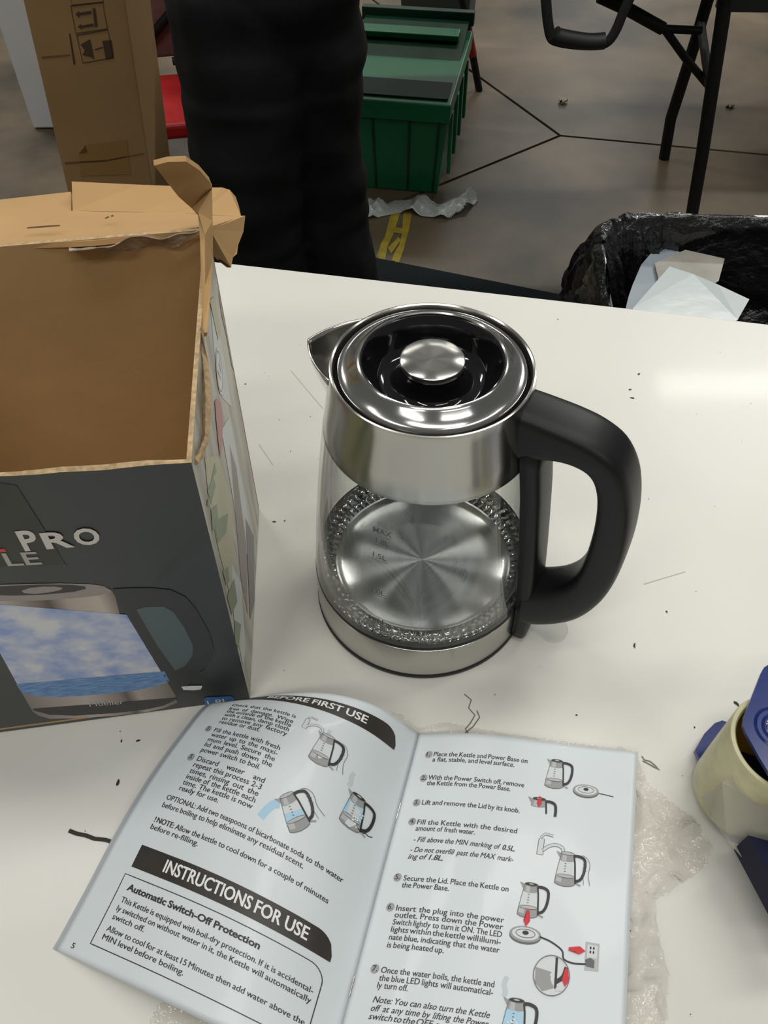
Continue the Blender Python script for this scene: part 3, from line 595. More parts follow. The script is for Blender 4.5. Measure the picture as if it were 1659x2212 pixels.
tl(p,'Automatic Switch-Off Protection',.852,.789,.315,size=.0052,kmax=1.5,bold=.025)
for txt,t,s1 in (('This Kettle is equipped with boil-dry protection. If it is accidental-',.824,.114),('ly switched on without water in it, the Kettle will automatically',.848,.112),('switch off.',.871,None),('Allow to cool for at least 15 Minutes then add water above the',.903,.112),('MIN level before boiling.',.926,None)): tl(p,txt,.854,t,s1)
tl(p,'5',.952,.975,size=.0042); p.build('boxed_notice',LS,bk)
# --- right page text
def tr(pr,txt,s0,t,s1=None,size=.0044,kx=1.13,m=ink,**k): line(pr,txt,s0*PW,Y(t)+size*.28,size,kx,m,None if s1 is None else s1*PW,ysgn=-1,**k)
p=Print(); Rt=[('Place the Kettle and Power Base on',.075,.517),('a flat, stable, and level surface.',.093,.462),('With the Power Switch off, remove',.153,.518),('the Kettle from the Power Base.',.171,.462),('Lift and remove the Lid by its knob.',.233,.516),
 ('Fill the Kettle with the desired',.294,.518),('amount of fresh water.',.313,.345),('Secure the Lid. Place the Kettle on',.458,.519),('the Power Base.',.477,.285),
 ('Insert the plug into the power',.540,.520),('outlet. Press down the Power',.558,.520),('Switch lightly to turn it ON. The LED',.577,.520),('lights within the kettle will illumi-',.596,.520),('nate blue, indicating that the water',.616,.520),('is being heated up.',.636,.313),
 ('Once the water boils, the kettle and',.699,.520),('the blue LED lights will automatical-',.718,.520),('ly turn off.',.736,.21)]
for txt,t,s1 in Rt: tr(p,txt,.095,t,s1)
tag(p.build('printed_text',RS,bk),kind='stuff')
p=Print()
for txt,t,s0,s1 in (('- Fill above the MIN marking of 0.5L.',.346,.098,.519),('- Do not overfill past the MAX mark-',.376,.095,.520),('ing of 1.8L.',.396,.092,.235),('Note: You can also turn the Kettle',.770,.092,.521),('off at any time by lifting the Power',.790,.092,.521),('switch to the OFF position.',.809,.091,.45)): tr(p,txt,s0,t,s1,ital=.25,bolds=('0.5L.','1.8L.'))
tag(p.build('italic_text',RS,bk),kind='stuff')
p=Print()
for n_,s,t in (('1',.072,.075),('2',.075,.154),('3',.071,.233),('4',.072,.292),('5',.069,.456),('6',.070,.538),('7',.070,.697)):
    p=Print(); p.poly(ell(s*PW,Y(t),.0024,.0024),MATS['grey_bullet_ink'],1); tr(p,n_+'.',s-.010,t,size=.0042); tag(p.build('bullet_number',RS,bk),'grey bullet numbered '+n_+' on the right page')
# --- little kettle drawings
dg=mat('drawn_steel_grey',lin(150,150,150),.5); dl=mat('drawn_glass_grey',lin(208,212,214),.5); db=mat('drawn_water_blue',lin(168,204,226),.5); dk=mat('drawn_black',lin(40,40,40),.5); dred=mat('drawn_red',lin(206,36,48),.5); dm=mat('drawn_mid_grey',lin(180,181,182),.5); dln=mat('drawn_line_grey',lin(96,96,98),.5); steam=mat('drawn_steam_grey',lin(192,200,206),.5)
def dk_kettle(p,ox,oy,sc,rot=0,fill=None,lidon=True,hand=False,cut=None,hole=True):
    c,q=math.cos(rot),math.sin(rot)
    def M(P): return [(ox+(x*c-y*q)*sc,oy-(x*q+y*c)*sc) for x,y in P]
    if cut is None:
        p.poly(M([(0,.07),(.1,.02),(.3,-.01),(.52,.02),(.63,.07),(.61,.3),(.02,.3)]),dg,1)
        p.poly(M([(.03,.12),(.2,.10),(.22,.26),(.05,.28)]),dm,2)
        p.poly(M([(.02,.27),(.61,.27),(.55,.78),(.09,.78)]),dl,2)
        if fill: p.poly(M([(.02,.27),(.61,.27),(.57,fill),(.06,fill+.04)]),db,3)
        p.poly(M([(.02+.3+.28*math.cos(a),.30+.05*math.sin(a)) for a in np.linspace(0,6.28,20)[:-1]]),dm,4)
        p.stroke(M([(.02+.3+.28*math.cos(a),.30+.05*math.sin(a)) for a in np.linspace(0,6.28,20)]),.012*sc,dln,5)
        for yy in (.42,.5,.58,.66): p.poly(M([(.26,yy),(.31,yy),(.31,yy+.02),(.26,yy+.02)]),dln,5)
        p.stroke(M([(0,.07),(.02,.3),(.09,.78),(.12,.97)]),.014*sc,dln,5); p.stroke(M([(0,.07),(.1,.02),(.3,-.01),(.52,.02),(.63,.07)]),.016*sc,dln,5)
    p.poly(M([(.08,.76),(.2,.73),(.4,.73),(.56,.76),(.53,.97),(.12,.97)]),dg,3); p.poly(M([(.16,.75),(.3,.73),(.3,.93),(.18,.94)]),dm,4)
    p.poly(M([(.12,.97),(-.04,1.02),(.09,.84)]),dg,4)
    el=M([(.325+.205*math.cos(a),.98+.05*math.sin(a)) for a in np.linspace(0,6.28,24)[:-1]]); p.poly(el,dk if lidon else dm,5); p.stroke(el,.014*sc,dln,6,closed=True)
    if lidon: p.poly(M([(.325+.08*math.cos(a),.99+.02*math.sin(a)) for a in np.linspace(0,6.28,14)[:-1]]),dm,6)
    if cut is None:
        p.stroke(M([(.53,.93),(.58,.7),(.62,.3),(.645,.10)]),.05*sc,dk,5)
        p.stroke(M([tuple(a)[:2] for a in smoothc([(.52,.93,0),(.7,.93,0),(.86,.86,0),(.90,.68,0),(.87,.42,0),(.78,.24,0),(.64,.17,0)],5)]),.085*sc,dk,6)
        p.poly(M([(.66,.10),(.8,.05),(.82,.09),(.68,.13)]),dg,6)
    else:
        p.stroke(M([tuple(a)[:2] for a in smoothc([(.52,.93,0),(.7,.93,0),(.84,.86,0),(.88,.68,0),(.88,.5,0)],5)]),.085*sc,dk,6); p.stroke(M([(.55,.9),(.6,.55)]),.05*sc,dk,5)
    if hand:
        p.stroke(M([tuple(a)[:2] for a in smoothc([(.78,.98,0),(.95,.9,0),(1.05,.7,0),(1.02,.4,0),(1.1,.1,0)],4)]),.014*sc,dln,7); p.stroke(M([tuple(a)[:2] for a in smoothc([(.95,.78,0),(.84,.72,0),(.96,.66,0),(.84,.6,0),(.95,.52,0),(.86,.47,0),(.9,.1,0)],4)]),.012*sc,dln,7)
def tapdraw(p,ox,oy,sc):
    M=lambda P:[(ox+x*sc,oy-y*sc) for x,y in P]
    p.poly(M([(0,0),(.3,0),(.28,.75),(.02,.75)]),dl,1); p.stroke(M([(0,0),(.3,0),(.28,.75),(.02,.75)]),.03*sc,dln,2,closed=True)
    a_=[tuple(a)[:2] for a in smoothc([(.25,.2,0),(.55,.45,0),(.9,.55,0),(1.2,.45,0),(1.25,.3,0)],4)]
    p.stroke(M(a_),.17*sc,dln,1); p.stroke(M(a_),.12*sc,dl,2); p.stroke(M([(.1,.8),(.3,1.0),(.7,.95)]),.13*sc,dln,2); p.stroke(M([(.1,.8),(.3,1.0),(.7,.95)]),.08*sc,dl,3)
def basedraw(p,ox,oy,sc):
    E=lambda rx,ry,dy=0:[(ox+rx*sc*math.cos(a),oy+dy*sc+ry*sc*math.sin(a)) for a in np.linspace(0,6.28,28)[:-1]]
    p.poly(E(.5,.24,.05),dln,1); p.poly(E(.5,.23),dg,2); p.poly(E(.42,.18,-.01),dl,3); p.stroke(E(.3,.12,-.02),.02*sc,dln,4,closed=True); p.poly(E(.1,.06,-.04),dk,5)
def arrow(p,x,y,L_,m=dred,d=(0,1)):
    dx,dy=d; nx,ny=-dy,dx
    T_=lambda a,b:(x+dx*a*L_+nx*b*L_,y+dy*a*L_+ny*b*L_)
    p.poly([T_(-.2,.10),T_(-.2,-.10),T_(.58,-.10),T_(.58,-.26),T_(1,0),T_(.58,.26),T_(.58,.10)],m,8)
def swoop(p,P,wd,m,h=1): p.stroke([tuple(a)[:2] for a in smoothc([(a,b,0) for a,b in P],5)],wd,m,h)
p=Print(); dk_kettle(p,X(.398),Y(.290),.0200,lidon=False,hand=True); tapdraw(p,X(.474),Y(.205),.0105); p.poly([(X(.365),Y(.172)),(X(.350),Y(.172)),(X(.345),Y(.195)),(X(.365),Y(.195))],steam,1); p.build('printed_illustration',LS,bk)
p=Print(); dk_kettle(p,X(.345),Y(.497),.0200,rot=.85,fill=.5,hand=True,lidon=False); swoop(p,[(X(.425),Y(.440)),(X(.445),Y(.445)),(X(.462),Y(.465)),(X(.474),Y(.492))],.0045,db); p.build('printed_illustration',LS,bk)
p=Print(); dk_kettle(p,X(.205),Y(.400),.0195,fill=.72)
for _ in range(16): p.poly(ell(X(.195)+random.uniform(.002,.010),Y(.345)+random.uniform(0,.009),.0005,.0005,n=8),white,7)
swoop(p,[(X(.130),Y(.385)),(X(.110),Y(.387)),(X(.098),Y(.383)),(X(.085),Y(.384)),(X(.070),Y(.379))],.0005,dk); swoop(p,[(X(.212),Y(.298)),(X(.205),Y(.285)),(X(.212),Y(.270)),(X(.205),Y(.255))],.0024,steam); p.build('printed_illustration',LS,bk)
p=Print(); dk_kettle(p,.607*PW,Y(.149),.0185); p.build('printed_illustration',RS,bk)
p=Print(); basedraw(p,.789*PW,Y(.142),.0165); swoop(p,[(.84*PW,Y(.146)),(.87*PW,Y(.148)),(.91*PW,Y(.152))],.0005,dk,2); p.build('printed_illustration',RS,bk)
p=Print(); dk_kettle(p,.548*PW,Y(.284)+.0,.0200,cut=1); arrow(p,.594*PW,Y(.186),.0058); p.build('printed_illustration',RS,bk)
p=Print(); tapdraw(p,.612*PW,Y(.350),.0125); dk_kettle(p,.697*PW,Y(.427),.0190,lidon=False,hand=True); p.build('printed_illustration',RS,bk)
p=Print(); dk_kettle(p,.566*PW,Y(.524),.0185); basedraw(p,.609*PW,Y(.566),.0180); arrow(p,.607*PW,Y(.512),.0072)
swoop(p,[(.665*PW,Y(.567)),(.71*PW,Y(.575)),(.755*PW,Y(.592)),(.765*PW,Y(.612)),(.80*PW,Y(.619)),(.85*PW,Y(.617))],.0009,dk,2)
p.poly([(.842*PW,Y(.562)),(.895*PW,Y(.563)),(.897*PW,Y(.630)),(.845*PW,Y(.632))],dm,1); p.poly([(.85*PW,Y(.568)),(.888*PW,Y(.569)),(.888*PW,Y(.600)),(.85*PW,Y(.600))],dl,2); p.poly([(.845*PW,Y(.606)),(.865*PW,Y(.600)),(.880*PW,Y(.606)),(.880*PW,Y(.624)),(.85*PW,Y(.622))],dln,3)
for a_,b_ in ((.862,.576),(.874,.576),(.862,.586),(.874,.586)): p.poly(ell(a_*PW,Y(b_),.0005,.0008,n=8),dk,3)
arrow(p,.790*PW,Y(.586),.0078,d=(1,0)); p.build('printed_illustration',RS,bk)
p=Print(); p.poly(ell(.725*PW,Y(.656),.0098,.0098),dl,1); p.stroke(ell(.725*PW,Y(.656),.0098,.0098),.0004,dln,9,closed=True)
cx,cy=.725*PW,Y(.656); p.poly([(cx-.0090,cy-.0030),(cx-.002,cy-.0012),(cx+.0015,cy-.0015),(cx+.0018,cy+.0060),(cx-.004,cy+.0082),(cx-.0085,cy+.0045)],dg,2); p.stroke([(cx+.002,cy-.0092),(cx+.0028,cy+.006)],.0013,dk,4)
swoop(p,[(cx+.0078,cy-.005),(cx+.0062,cy+.0),(cx+.0025,cy+.0030)],.0022,dk,5); p.poly([(cx+.003,cy+.0055),(cx+.0065,cy+.0045),(cx+.0062,cy+.0065),(cx+.003,cy+.0070)],dl,6); arrow(p,cx+.0078,cy-.0030,.0075); p.build('printed_illustration',RS,bk)
p=Print(); dk_kettle(p,.565*PW,Y(.822),.0200,fill=.72); swoop(p,[(.56*PW,Y(.722)),(.565*PW,Y(.71)),(.556*PW,Y(.695)),(.563*PW,Y(.675))],.0026,steam)
for _ in range(14): p.poly(ell(.585*PW+random.uniform(0,.009),Y(.770)+random.uniform(0,.006),.0005,.0005,n=8),white,7)
p.build('printed_illustration',RS,bk)
for t_ in (.235,.72):
    a_=Vector(SP0+(SP1-SP0)*t_); b_=Vector(SP0+(SP1-SP0)*(t_+.05)); u=Vector((0,0,.0006))
    tube('staple',[a_+u,b_+u],.0004,steel_s,bk,8)

# ---------------------------------------------------------------- crumpled clear bag under the booklet
bagm=film('clear_crinkled_film',(.955,.94,.925,1),.04,.045,bump=.7,bscale=60,milky=.04,fres=3)
out_=[(a,b) for a,b,c in [(0.0034,0.2487,0.9),(0.0118,0.2442,0.9),(0.0218,0.2351,0.9),(0.039,0.2389,0.9),(0.0815,0.2302,0.9),(0.1633,0.2174,0.9),(0.1662,0.1964,0.9),(0.1759,0.1874,0.9),(0.1897,0.1728,0.9),(0.1952,0.1562,0.9),(0.1911,0.1461,0.9),(0.181,0.1391,0.9),(0.1653,0.1303,0.9),(0.1531,0.1242,0.9),(0.1522,0.1084,0.9),(0.1534,0.0933,0.9),(0.1515,0.081,0.9),(0.1432,0.0477,0.9),(0.1055,0.025,0.9),(-0.0983,0.0268,0.9),(-0.1328,0.0624,0.9),(-0.1256,0.0771,0.9),(-0.1122,0.088,0.9),(-0.0845,0.1156,0.9),(-0.0389,0.1669,0.9)]]
def inside(x,y,P):
    r_=False; n=len(P)
    for i in range(n):
        (x1,y1),(x2,y2)=P[i],P[(i+1)%n]
        if (y1>y)!=(y2>y) and x<(x2-x1)*(y-y1)/(y2-y1)+x1: r_=not r_
    return r_
G=230; xs=np.linspace(min(p[0] for p in out_),max(p[0] for p in out_),G); ys=np.linspace(min(p[1] for p in out_),max(p[1] for p in out_),G)
rx0=lambda y: float(np.interp(y,[.013,.211],[.105,.150]))
v=[];idx={};f=[]
for i,x in enumerate(xs):
    for j,y in enumerate(ys):
        if inside(x,y,out_):
            pz=Vector((x*26,y*26,1.3)); rdg=abs(noise.noise(pz))+.5*abs(noise.noise(pz*2.3)); amp=.010 if x>rx0(y) else .0012
            idx[i,j]=len(v); v.append((x,y,TZ+.0006+amp*(1-min(1,rdg*2.2))**2))
for (i,j) in idx:
    if (i+1,j) in idx and (i,j+1) in idx and (i+1,j+1) in idx: f.append((idx[i,j],idx[i+1,j],idx[i+1,j+1],idx[i,j+1]))
tag(mesh('plastic_bag',v,f,bagm),'crinkled clear plastic bag lying under the booklet','bag')

# ---------------------------------------------------------------- tape dispenser at the right edge
td=empty('tape_dispenser',(.30,.24,TZ),0,'blue tape dispenser with cream tape roll and clear guard, at right edge','tape dispenser')
tdo=Vector((.30,.24,TZ)); TD=lambda P:[Vector(p)-tdo for p in P]
blue=mat('glossy_blue_plastic',lin(26,44,108),.22,coat=.2)
creamr=mat('aged_cream_tape_roll',lin(206,200,158),.35,noise_amt=.2,scale=60,coat=.2); amber=mat('amber_core',lin(238,190,70),.4)
slab('side_plate',TD([(0.1977,0.2134,0.906),(0.2066,0.2244,0.906),(0.2151,0.2314,0.906),(0.2205,0.2333,0.906),(0.2327,0.2289,0.906),(0.2676,0.19,0.906),(0.2333,0.0925,0.906),(0.2227,0.1064,0.906),(0.2166,0.1208,0.906),(0.2143,0.1295,0.906),(0.2092,0.1488,0.906),(0.2043,0.1706,0.906)]),.004,[blue]*3,td,)
cx_,cy_=.2215,.187
cx_-=tdo.x; cy_-=tdo.y
lathe('tape_roll',[(.0225,.0075),(.0295,.0075),(.0305,.0085),(.0300,.0770),(.0292,.0780),(.0272,.0780),(.0262,.0770),(.0258,.0750),(.0258,.009)],creamr,td,96).location=(cx_,cy_,0)
lathe('roll_core',[(.0,.008),(.0252,.009),(.0256,.070),(.0256,.0745)],amber,td,96).location=(cx_,cy_,0)
slab('side_plate',TD([(0.224,0.2329,0.984),(0.221,0.2311,0.984),(0.2179,0.2272,0.984),(0.2008,0.2013,0.984),(0.1986,0.1966,0.984),(0.1984,0.1917,0.984),(0.2016,0.177,0.984),(0.2063,0.1605,0.984),(0.2207,0.1457,0.984),(0.2598,0.1599,0.984),(0.2813,0.2132,0.984),(0.262,0.2324,0.984),(0.2361,0.2361,0.984)]),.003,[blue]*3,td)
(hx,hy,_)=[(0.2175,0.1932,0.985)][0]
for r_ in (.0085,.0125): lathe('hub_ring',[(r_-.0009,.0841),(r_,.0849),(r_+.0009,.0841)],blue,td,64).location=(hx-tdo.x,hy-tdo.y,0)
lathe('hub',[(0,.0852),(.006,.0852),(.0068,.0846),(.0068,.0838)],steel_s,td,48).location=(hx-tdo.x,hy-tdo.y,0)
gd=film('smudged_clear_guard',(.80,.78,.74,1),.05,.18,milky=.42,bump=.1,bscale=30)
v=TD(cat([(0.173,0.1636,0.962),(0.187,0.1718,0.962),(0.2019,0.1802,0.962)],[(0.2075,0.1717,0.955),(0.2155,0.156,0.955),(0.2248,0.1386,0.955)],[(0.2357,0.1398,0.935),(0.2127,0.1413,0.935),(0.2013,0.1372,0.935)],[(0.1971,0.1402,0.935),(0.1918,0.149,0.935),(0.1861,0.1621,0.935)]))
mesh('clear_guard',v,[tuple(range(len(v)))],gd,td)
slab('handle',TD([(0.1963,0.1455,0.93),(0.2096,0.1416,0.93),(0.24,0.154,0.93),(0.2341,0.0945,0.93),(0.2105,0.0969,0.93),(0.2051,0.1116,0.93)]),.024,[mat('dark_blue_plastic',lin(8,14,44),.5,spec=.15)]*3,td)
for q in ([(0.2043,0.2009,0.9545),(0.2043,0.1961,0.9545),(0.2027,0.1972,0.9545)],[(0.2029,0.2038,0.9545),(0.2033,0.1995,0.9545),(0.2023,0.1995,0.9545)]): pass

# ---------------------------------------------------------------- background on the floor
# person
ps=empty('person',(-.25,1.65,0),0,'person in loose black trousers standing behind the table','person')
po=Vector((-.25,1.65,0))
trm=mat('black_trouser_cloth',(.0042,.0044,.0050,1),.8,noise_amt=.25,scale=30,bump=.3,bscale=14,spec=.25)
def skin(name,V,E_,R_,m,parent,sub=2,root=0):
    me=bpy.data.meshes.new(name); me.from_pydata([tuple(Vector(p)-po) for p in V],E_,[]); me.materials.append(m); o=bpy.data.objects.new(name,me); C.objects.link(o); o.parent=parent
    md=o.modifiers.new('k','SKIN'); md.use_smooth_shade=True
    for i,r_ in enumerate(R_): me.skin_vertices[0].data[i].radius=(r_,r_) if not isinstance(r_,tuple) else r_; 
    me.skin_vertices[0].data[root].use_root=True
    sb=o.modifiers.new('u','SUBSURF'); sb.levels=sub; sb.render_levels=sub; return o
# trousers as lofted tubes joined at the seat: silhouettes wide and straight
def loft(name,rings,m,parent,seg=48,fold=.010,wr=()):
    v=[];f=[]
    for (cx,cy,z,rx,ry) in rings:
        for k in range(seg):
            a=2*math.pi*k/seg; c_,s_=math.cos(a),math.sin(a)
            d=fold*noise.noise(Vector((c_*1.6+cx*5,s_*1.6,z*9)))+fold*.8*noise.noise(Vector((c_*.6,s_*.6+4,z*26)))
            v.append(Vector((cx+(rx+d)*abs(c_)**.85*(1 if c_>0 else -1),cy+(ry+d)*abs(s_)**.85*(1 if s_>0 else -1),z))-po)
    for i in range(len(rings)-1):
        for k in range(seg): l=(k+1)%seg; f.append((i*seg+k,i*seg+l,(i+1)*seg+l,(i+1)*seg+k))
    f.append(tuple(range(seg))[::-1]); f.append(tuple(range((len(rings)-1)*seg,len(rings)*seg)))
    return v,f
def interp_rings(R_,n=44):
    zs_=np.linspace(R_[0][2],R_[-1][2],n); R_=np.array(R_); return [(np.interp(z,R_[:,2],R_[:,0]),np.interp(z,R_[:,2],R_[:,1]),z,np.interp(z,R_[:,2],R_[:,3]),np.interp(z,R_[:,2],R_[:,4])) for z in zs_]
A=loft('l',interp_rings([(-.285,1.62,.04,.120,.125),(-.280,1.62,.20,.110,.118),(-.270,1.61,.38,.098,.105),(-.268,1.60,.52,.100,.105),(-.262,1.62,.66,.117,.115),(-.255,1.64,.80,.128,.125),(-.25,1.66,.92,.125,.13)]),None,None)
B=loft('r',interp_rings([(-.105,1.74,.04,.115,.120),(-.107,1.73,.20,.100,.110),(-.112,1.71,.38,.088,.100),(-.118,1.70,.52,.085,.100),(-.125,1.69,.66,.088,.105),(-.135,1.68,.80,.108,.120),(-.16,1.68,.92,.115,.13)]),None,None)
Cc=loft('h',interp_rings([(-.205,1.67,.80,.160,.120),(-.205,1.67,.90,.180,.140),(-.205,1.68,1.0,.170,.140),(-.205,1.68,1.08,.150,.120)],14),None,None)
v=[];f=[]
for vv,ff2 in (A,B,Cc): b=len(v); v+=vv; f+=[tuple(b+i for i in t) for t in ff2]
tr_=mesh('trousers',v,f,trm,ps,True)
md=tr_.modifiers.new('r','REMESH'); md.mode='VOXEL'; md.voxel_size=.007; md.use_smooth_shade=True
sm=tr_.modifiers.new('sm','SMOOTH'); sm.iterations=3; sm.factor=.6
shirt=mat('dark_shirt_cloth',lin(34,34,38),.8); skn=mat('skin',lin(170,128,104),.5); hairm=mat('dark_hair',lin(34,26,22),.6)
skin('shirt',[(-.205,1.68,1.02),(-.205,1.68,1.2),(-.205,1.69,1.38),(-.205,1.69,1.47),(-.37,1.69,1.42),(-.43,1.64,1.20),(-.38,1.48,1.20),(-.04,1.69,1.42),(.02,1.64,1.20),(-.03,1.48,1.20)],[(0,1),(1,2),(2,3),(2,4),(4,5),(5,6),(2,7),(7,8),(8,9)],[(.17,.12),(.165,.12),(.18,.12),.07,.07,.052,.045,.07,.052,.045],shirt,ps)
hb=skin('body',[(-.205,1.69,1.40),(-.205,1.69,1.50),(-.205,1.67,1.60),(-.205,1.665,1.70)],[(0,1),(1,2),(2,3)],[.06,.055,(.075,.09),(.07,.085)],skn,ps)
for sx in (-1,1):
    hx_=-.205+sx*.175; V=[(hx_,1.48,1.20),(hx_,1.42,1.205)]; E_=[(0,1)]; R_=[.032,.036]
    for q in range(4): b=len(V); V+=[(hx_+(q-1.5)*.019,1.36,1.205),(hx_+(q-1.5)*.020,1.325+.004*abs(q-1.5),1.19)]; E_+=[(1,b),(b,b+1)]; R_+=[.010,.008]
    b=len(V); V+=[(hx_-sx*.038,1.41,1.195),(hx_-sx*.048,1.38,1.185)]; E_+=[(1,b),(b,b+1)]; R_+=[.011,.009]
    skin('hand',V,E_,R_,skn,ps,1)
skin('hair',[(-.205,1.70,1.64),(-.205,1.695,1.74)],[(0,1)],[(.082,.085),(.078,.09)],hairm,ps)
for (x,y) in ((-.285,1.60),(-.105,1.72)):
    skin('shoe',[(x,y+.07,.045),(x,y-.05,.045),(x,y-.16,.035)],[(0,1),(1,2)],[(.045,.045),(.05,.042),(.042,.032)],mat('black_shoe',(.01,.01,.01,1),.4),ps,2)

# green tote
gt=empty('storage_tote',(.025,2.585,0),math.radians(-11),'green lidded plastic tote on the concrete floor behind the person','tote')
gm1=mat('green_plastic',lin(8,98,60),.38,noise_amt=.1,scale=6); gm2=mat('dark_green_gloss',lin(6,46,29),.45,noise_amt=.3,scale=9,spec=.12)
def taper(name,b,t,z0,z1,m,parent,bev=.006,y0b=0,y0t=0):
    bw,bd=b; tw,td_=t
    v=[(-bw/2,y0b,z0),(bw/2,y0b,z0),(bw/2,y0b+bd,z0),(-bw/2,y0b+bd,z0),(-tw/2,y0t,z1),(tw/2,y0t,z1),(tw/2,y0t+td_,z1),(-tw/2,y0t+td_,z1)]
    return mesh(name,v,[(0,3,2,1),(4,5,6,7),(0,1,5,4),(1,2,6,5),(2,3,7,6),(3,0,4,7)],m,parent,bevel=bev)
taper('tote_body',(.325,.50),(.375,.58),0,.262,gm1,gt,y0b=.035,y0t=.008)
o=taper('tote_rim',(.392,.60),(.400,.61),.252,.312,gm1,gt,y0b=-.002,y0t=-.006)
for x in (-.17,-.05,.07,.165):
    mesh('rib',[(x*.90-.003,.030,.01),(x*.90+.003,.030,.01),(x+.003,.001,.25),(x-.003,.001,.25),(x*.90-.003,.04,.01),(x*.90+.003,.04,.01),(x+.003,.015,.25),(x-.003,.015,.25)],[(0,1,2,3),(7,6,5,4),(0,3,7,4),(1,5,6,2),(3,2,6,7),(0,4,5,1)],mat('green_plastic_dark',lin(4,44,28),.45),gt)
mesh('lid_leaf',[(-.185,.02,.314),(.185,.02,.314),(.185,.30,.300),(-.185,.30,.300),(-.185,.02,.319),(.185,.02,.319),(.185,.30,.305),(-.185,.30,.305)],[(0,3,2,1),(4,5,6,7),(0,1,5,4),(1,2,6,5),(2,3,7,6),(3,0,4,7)],gm2,gt,bevel=.002)
mesh('lid_leaf',[(-.185,.305,.302),(.185,.305,.302),(.185,.58,.345),(-.185,.58,.345),(-.185,.305,.308),(.185,.305,.308),(.185,.58,.351),(-.185,.58,.351)],[(0,3,2,1),(4,5,6,7),(0,1,5,4),(1,2,6,5),(2,3,7,6),(3,0,4,7)],gm2,gt,bevel=.002)
box('hinge_bar',(-.195,.43,.333),(.165,.50,.352),gm1,gt,.004); box('hinge_bar',(-.2,.585,.33),(.2,.615,.375),MATS['green_plastic_dark'],gt,.004)
for y in (.06,.2,.34,.48): box('side_rib',(.188,y,.06),(.200,y+.03,.26),gm1,gt,.003)
# grey bin + pole behind
gb=empty('grey_bin',(.22,3.55,0),math.radians(-11),'dark grey-green bin standing behind the green tote','bin')
taper('bin_body',(.24,.3),(.30,.36),0,.46,mat('grey_green_plastic',lin(58,62,54),.5),gb,y0b=.03,y0t=0); taper('bin_rim',(.33,.39),(.33,.39),.45,.50,mat('grey_green_rim',lin(48,52,46),.5),gb,y0b=-.015,y0t=-.015)
pl=empty('floor_stand',(.404,3.4,0),0,'black slanted post with red band beside the green tote','stand')
tube('post',[(0,0,.0),(-.05,.0,.185),(-.11,0,.40),(-.20,0,.75)],.014,blackm,pl); tube('red_band',[(-.036,0,.13),(-.062,0,.225)],.0165,mat('red_sleeve',lin(120,20,24),.5),pl)
# bubble wrap
def crumple(name,outl,m,amp,z0,sc,parent=None,G=60,solid=.0006,base=None):
    xs=np.linspace(min(p[0] for p in outl),max(p[0] for p in outl),G); ys=np.linspace(min(p[1] for p in outl),max(p[1] for p in outl),G); v=[];f=[];ix={}
    for i,x in enumerate(xs):
        for j,y in enumerate(ys):
            if inside(x,y,outl):
                q=Vector((x*sc,y*sc,.7)); r_=abs(noise.noise(q))+.5*abs(noise.noise(q*2.1)); ix[i,j]=len(v); v.append((x,y,z0+amp*(1-min(1,r_*1.8))+(base(x,y) if base else 0)))
    for (i,j) in ix:
        if (i+1,j) in ix and (i,j+1) in ix and (i+1,j+1) in ix: f.append((ix[i,j],ix[i+1,j],ix[i+1,j+1],ix[i,j+1]))
    return mesh(name,v,f,m,parent,True,solid=solid)
wrapm=mat('cloudy_bubble_wrap',lin(186,192,188),.3,alpha=.68,bump=.6,bscale=80,coat=.5)
bo=[(a,b) for a,b,c in [(-0.1933,2.6182,0),(-0.0744,2.6156,0),(-0.0346,2.5595,0),(0.0041,2.5079,0),(0.0434,2.5458,0),(0.0901,2.5448,0),(0.1519,2.5315,0),(0.1977,2.5157,0),(0.2387,2.5538,0),(0.2951,2.5769,0),(0.3322,2.57,0),(0.3251,2.5219,0),(0.271,2.4585,0),(0.2198,2.4194,0),(0.1628,2.4291,0),(0.0573,2.4629,0),(-0.0343,2.4246,0),(-0.0721,2.4197,0),(-0.1856,2.422,0)]]
tag(crumple('bubble_wrap',bo,wrapm,.030,.003,11,G=90),'crumpled clear bubble wrap on the floor by the green tote','bubble wrap')
# yellow tape
ym=mat('worn_yellow_tape',lin(150,132,36),.6,noise_amt=.35,scale=25)
yt=empty('floor_tape',(0,2.3,0),0,'worn yellow marking tape strip stuck on the floor','tape')
for q in ([(0.0394,2.4897,0.0015),(0.0669,2.4804,0.0015),(0.0532,2.4089,0.0015),(0.0401,2.3399,0.0015),(0.0215,2.2733,0.0015),(0.0168,2.2342,0.0015),(0.012,2.1909,0.0015),(-0.0079,2.1963,0.0015),(-0.0122,2.2168,0.0015),(-0.0018,2.279,0.0015),(0.0133,2.3268,0.0015),(0.0229,2.3955,0.0015)],[(0.076,2.4773,0.0015),(0.1034,2.4709,0.0015),(0.0931,2.3801,0.0015),(0.079,2.2987,0.0015),(0.0704,2.2461,0.0015),(0.0545,2.175,0.0015),(0.032,2.1905,0.0015),(0.0413,2.2337,0.0015),(0.0565,2.2726,0.0015),(0.0666,2.3312,0.0015),(0.0713,2.4086,0.0015)],[(0.0377,2.3809,0.0017),(0.0779,2.369,0.0017),(0.0697,2.339,0.0017),(0.0328,2.3479,0.0017)],[(0.0214,2.2598,0.0017),(0.0545,2.3203,0.0017),(0.063,2.304,0.0017),(0.0311,2.2259,0.0017)]):
    mesh('tape_piece',[Vector(p)-Vector((0,2.3,0)) for p in q],[tuple(range(len(q)))],ym,yt)
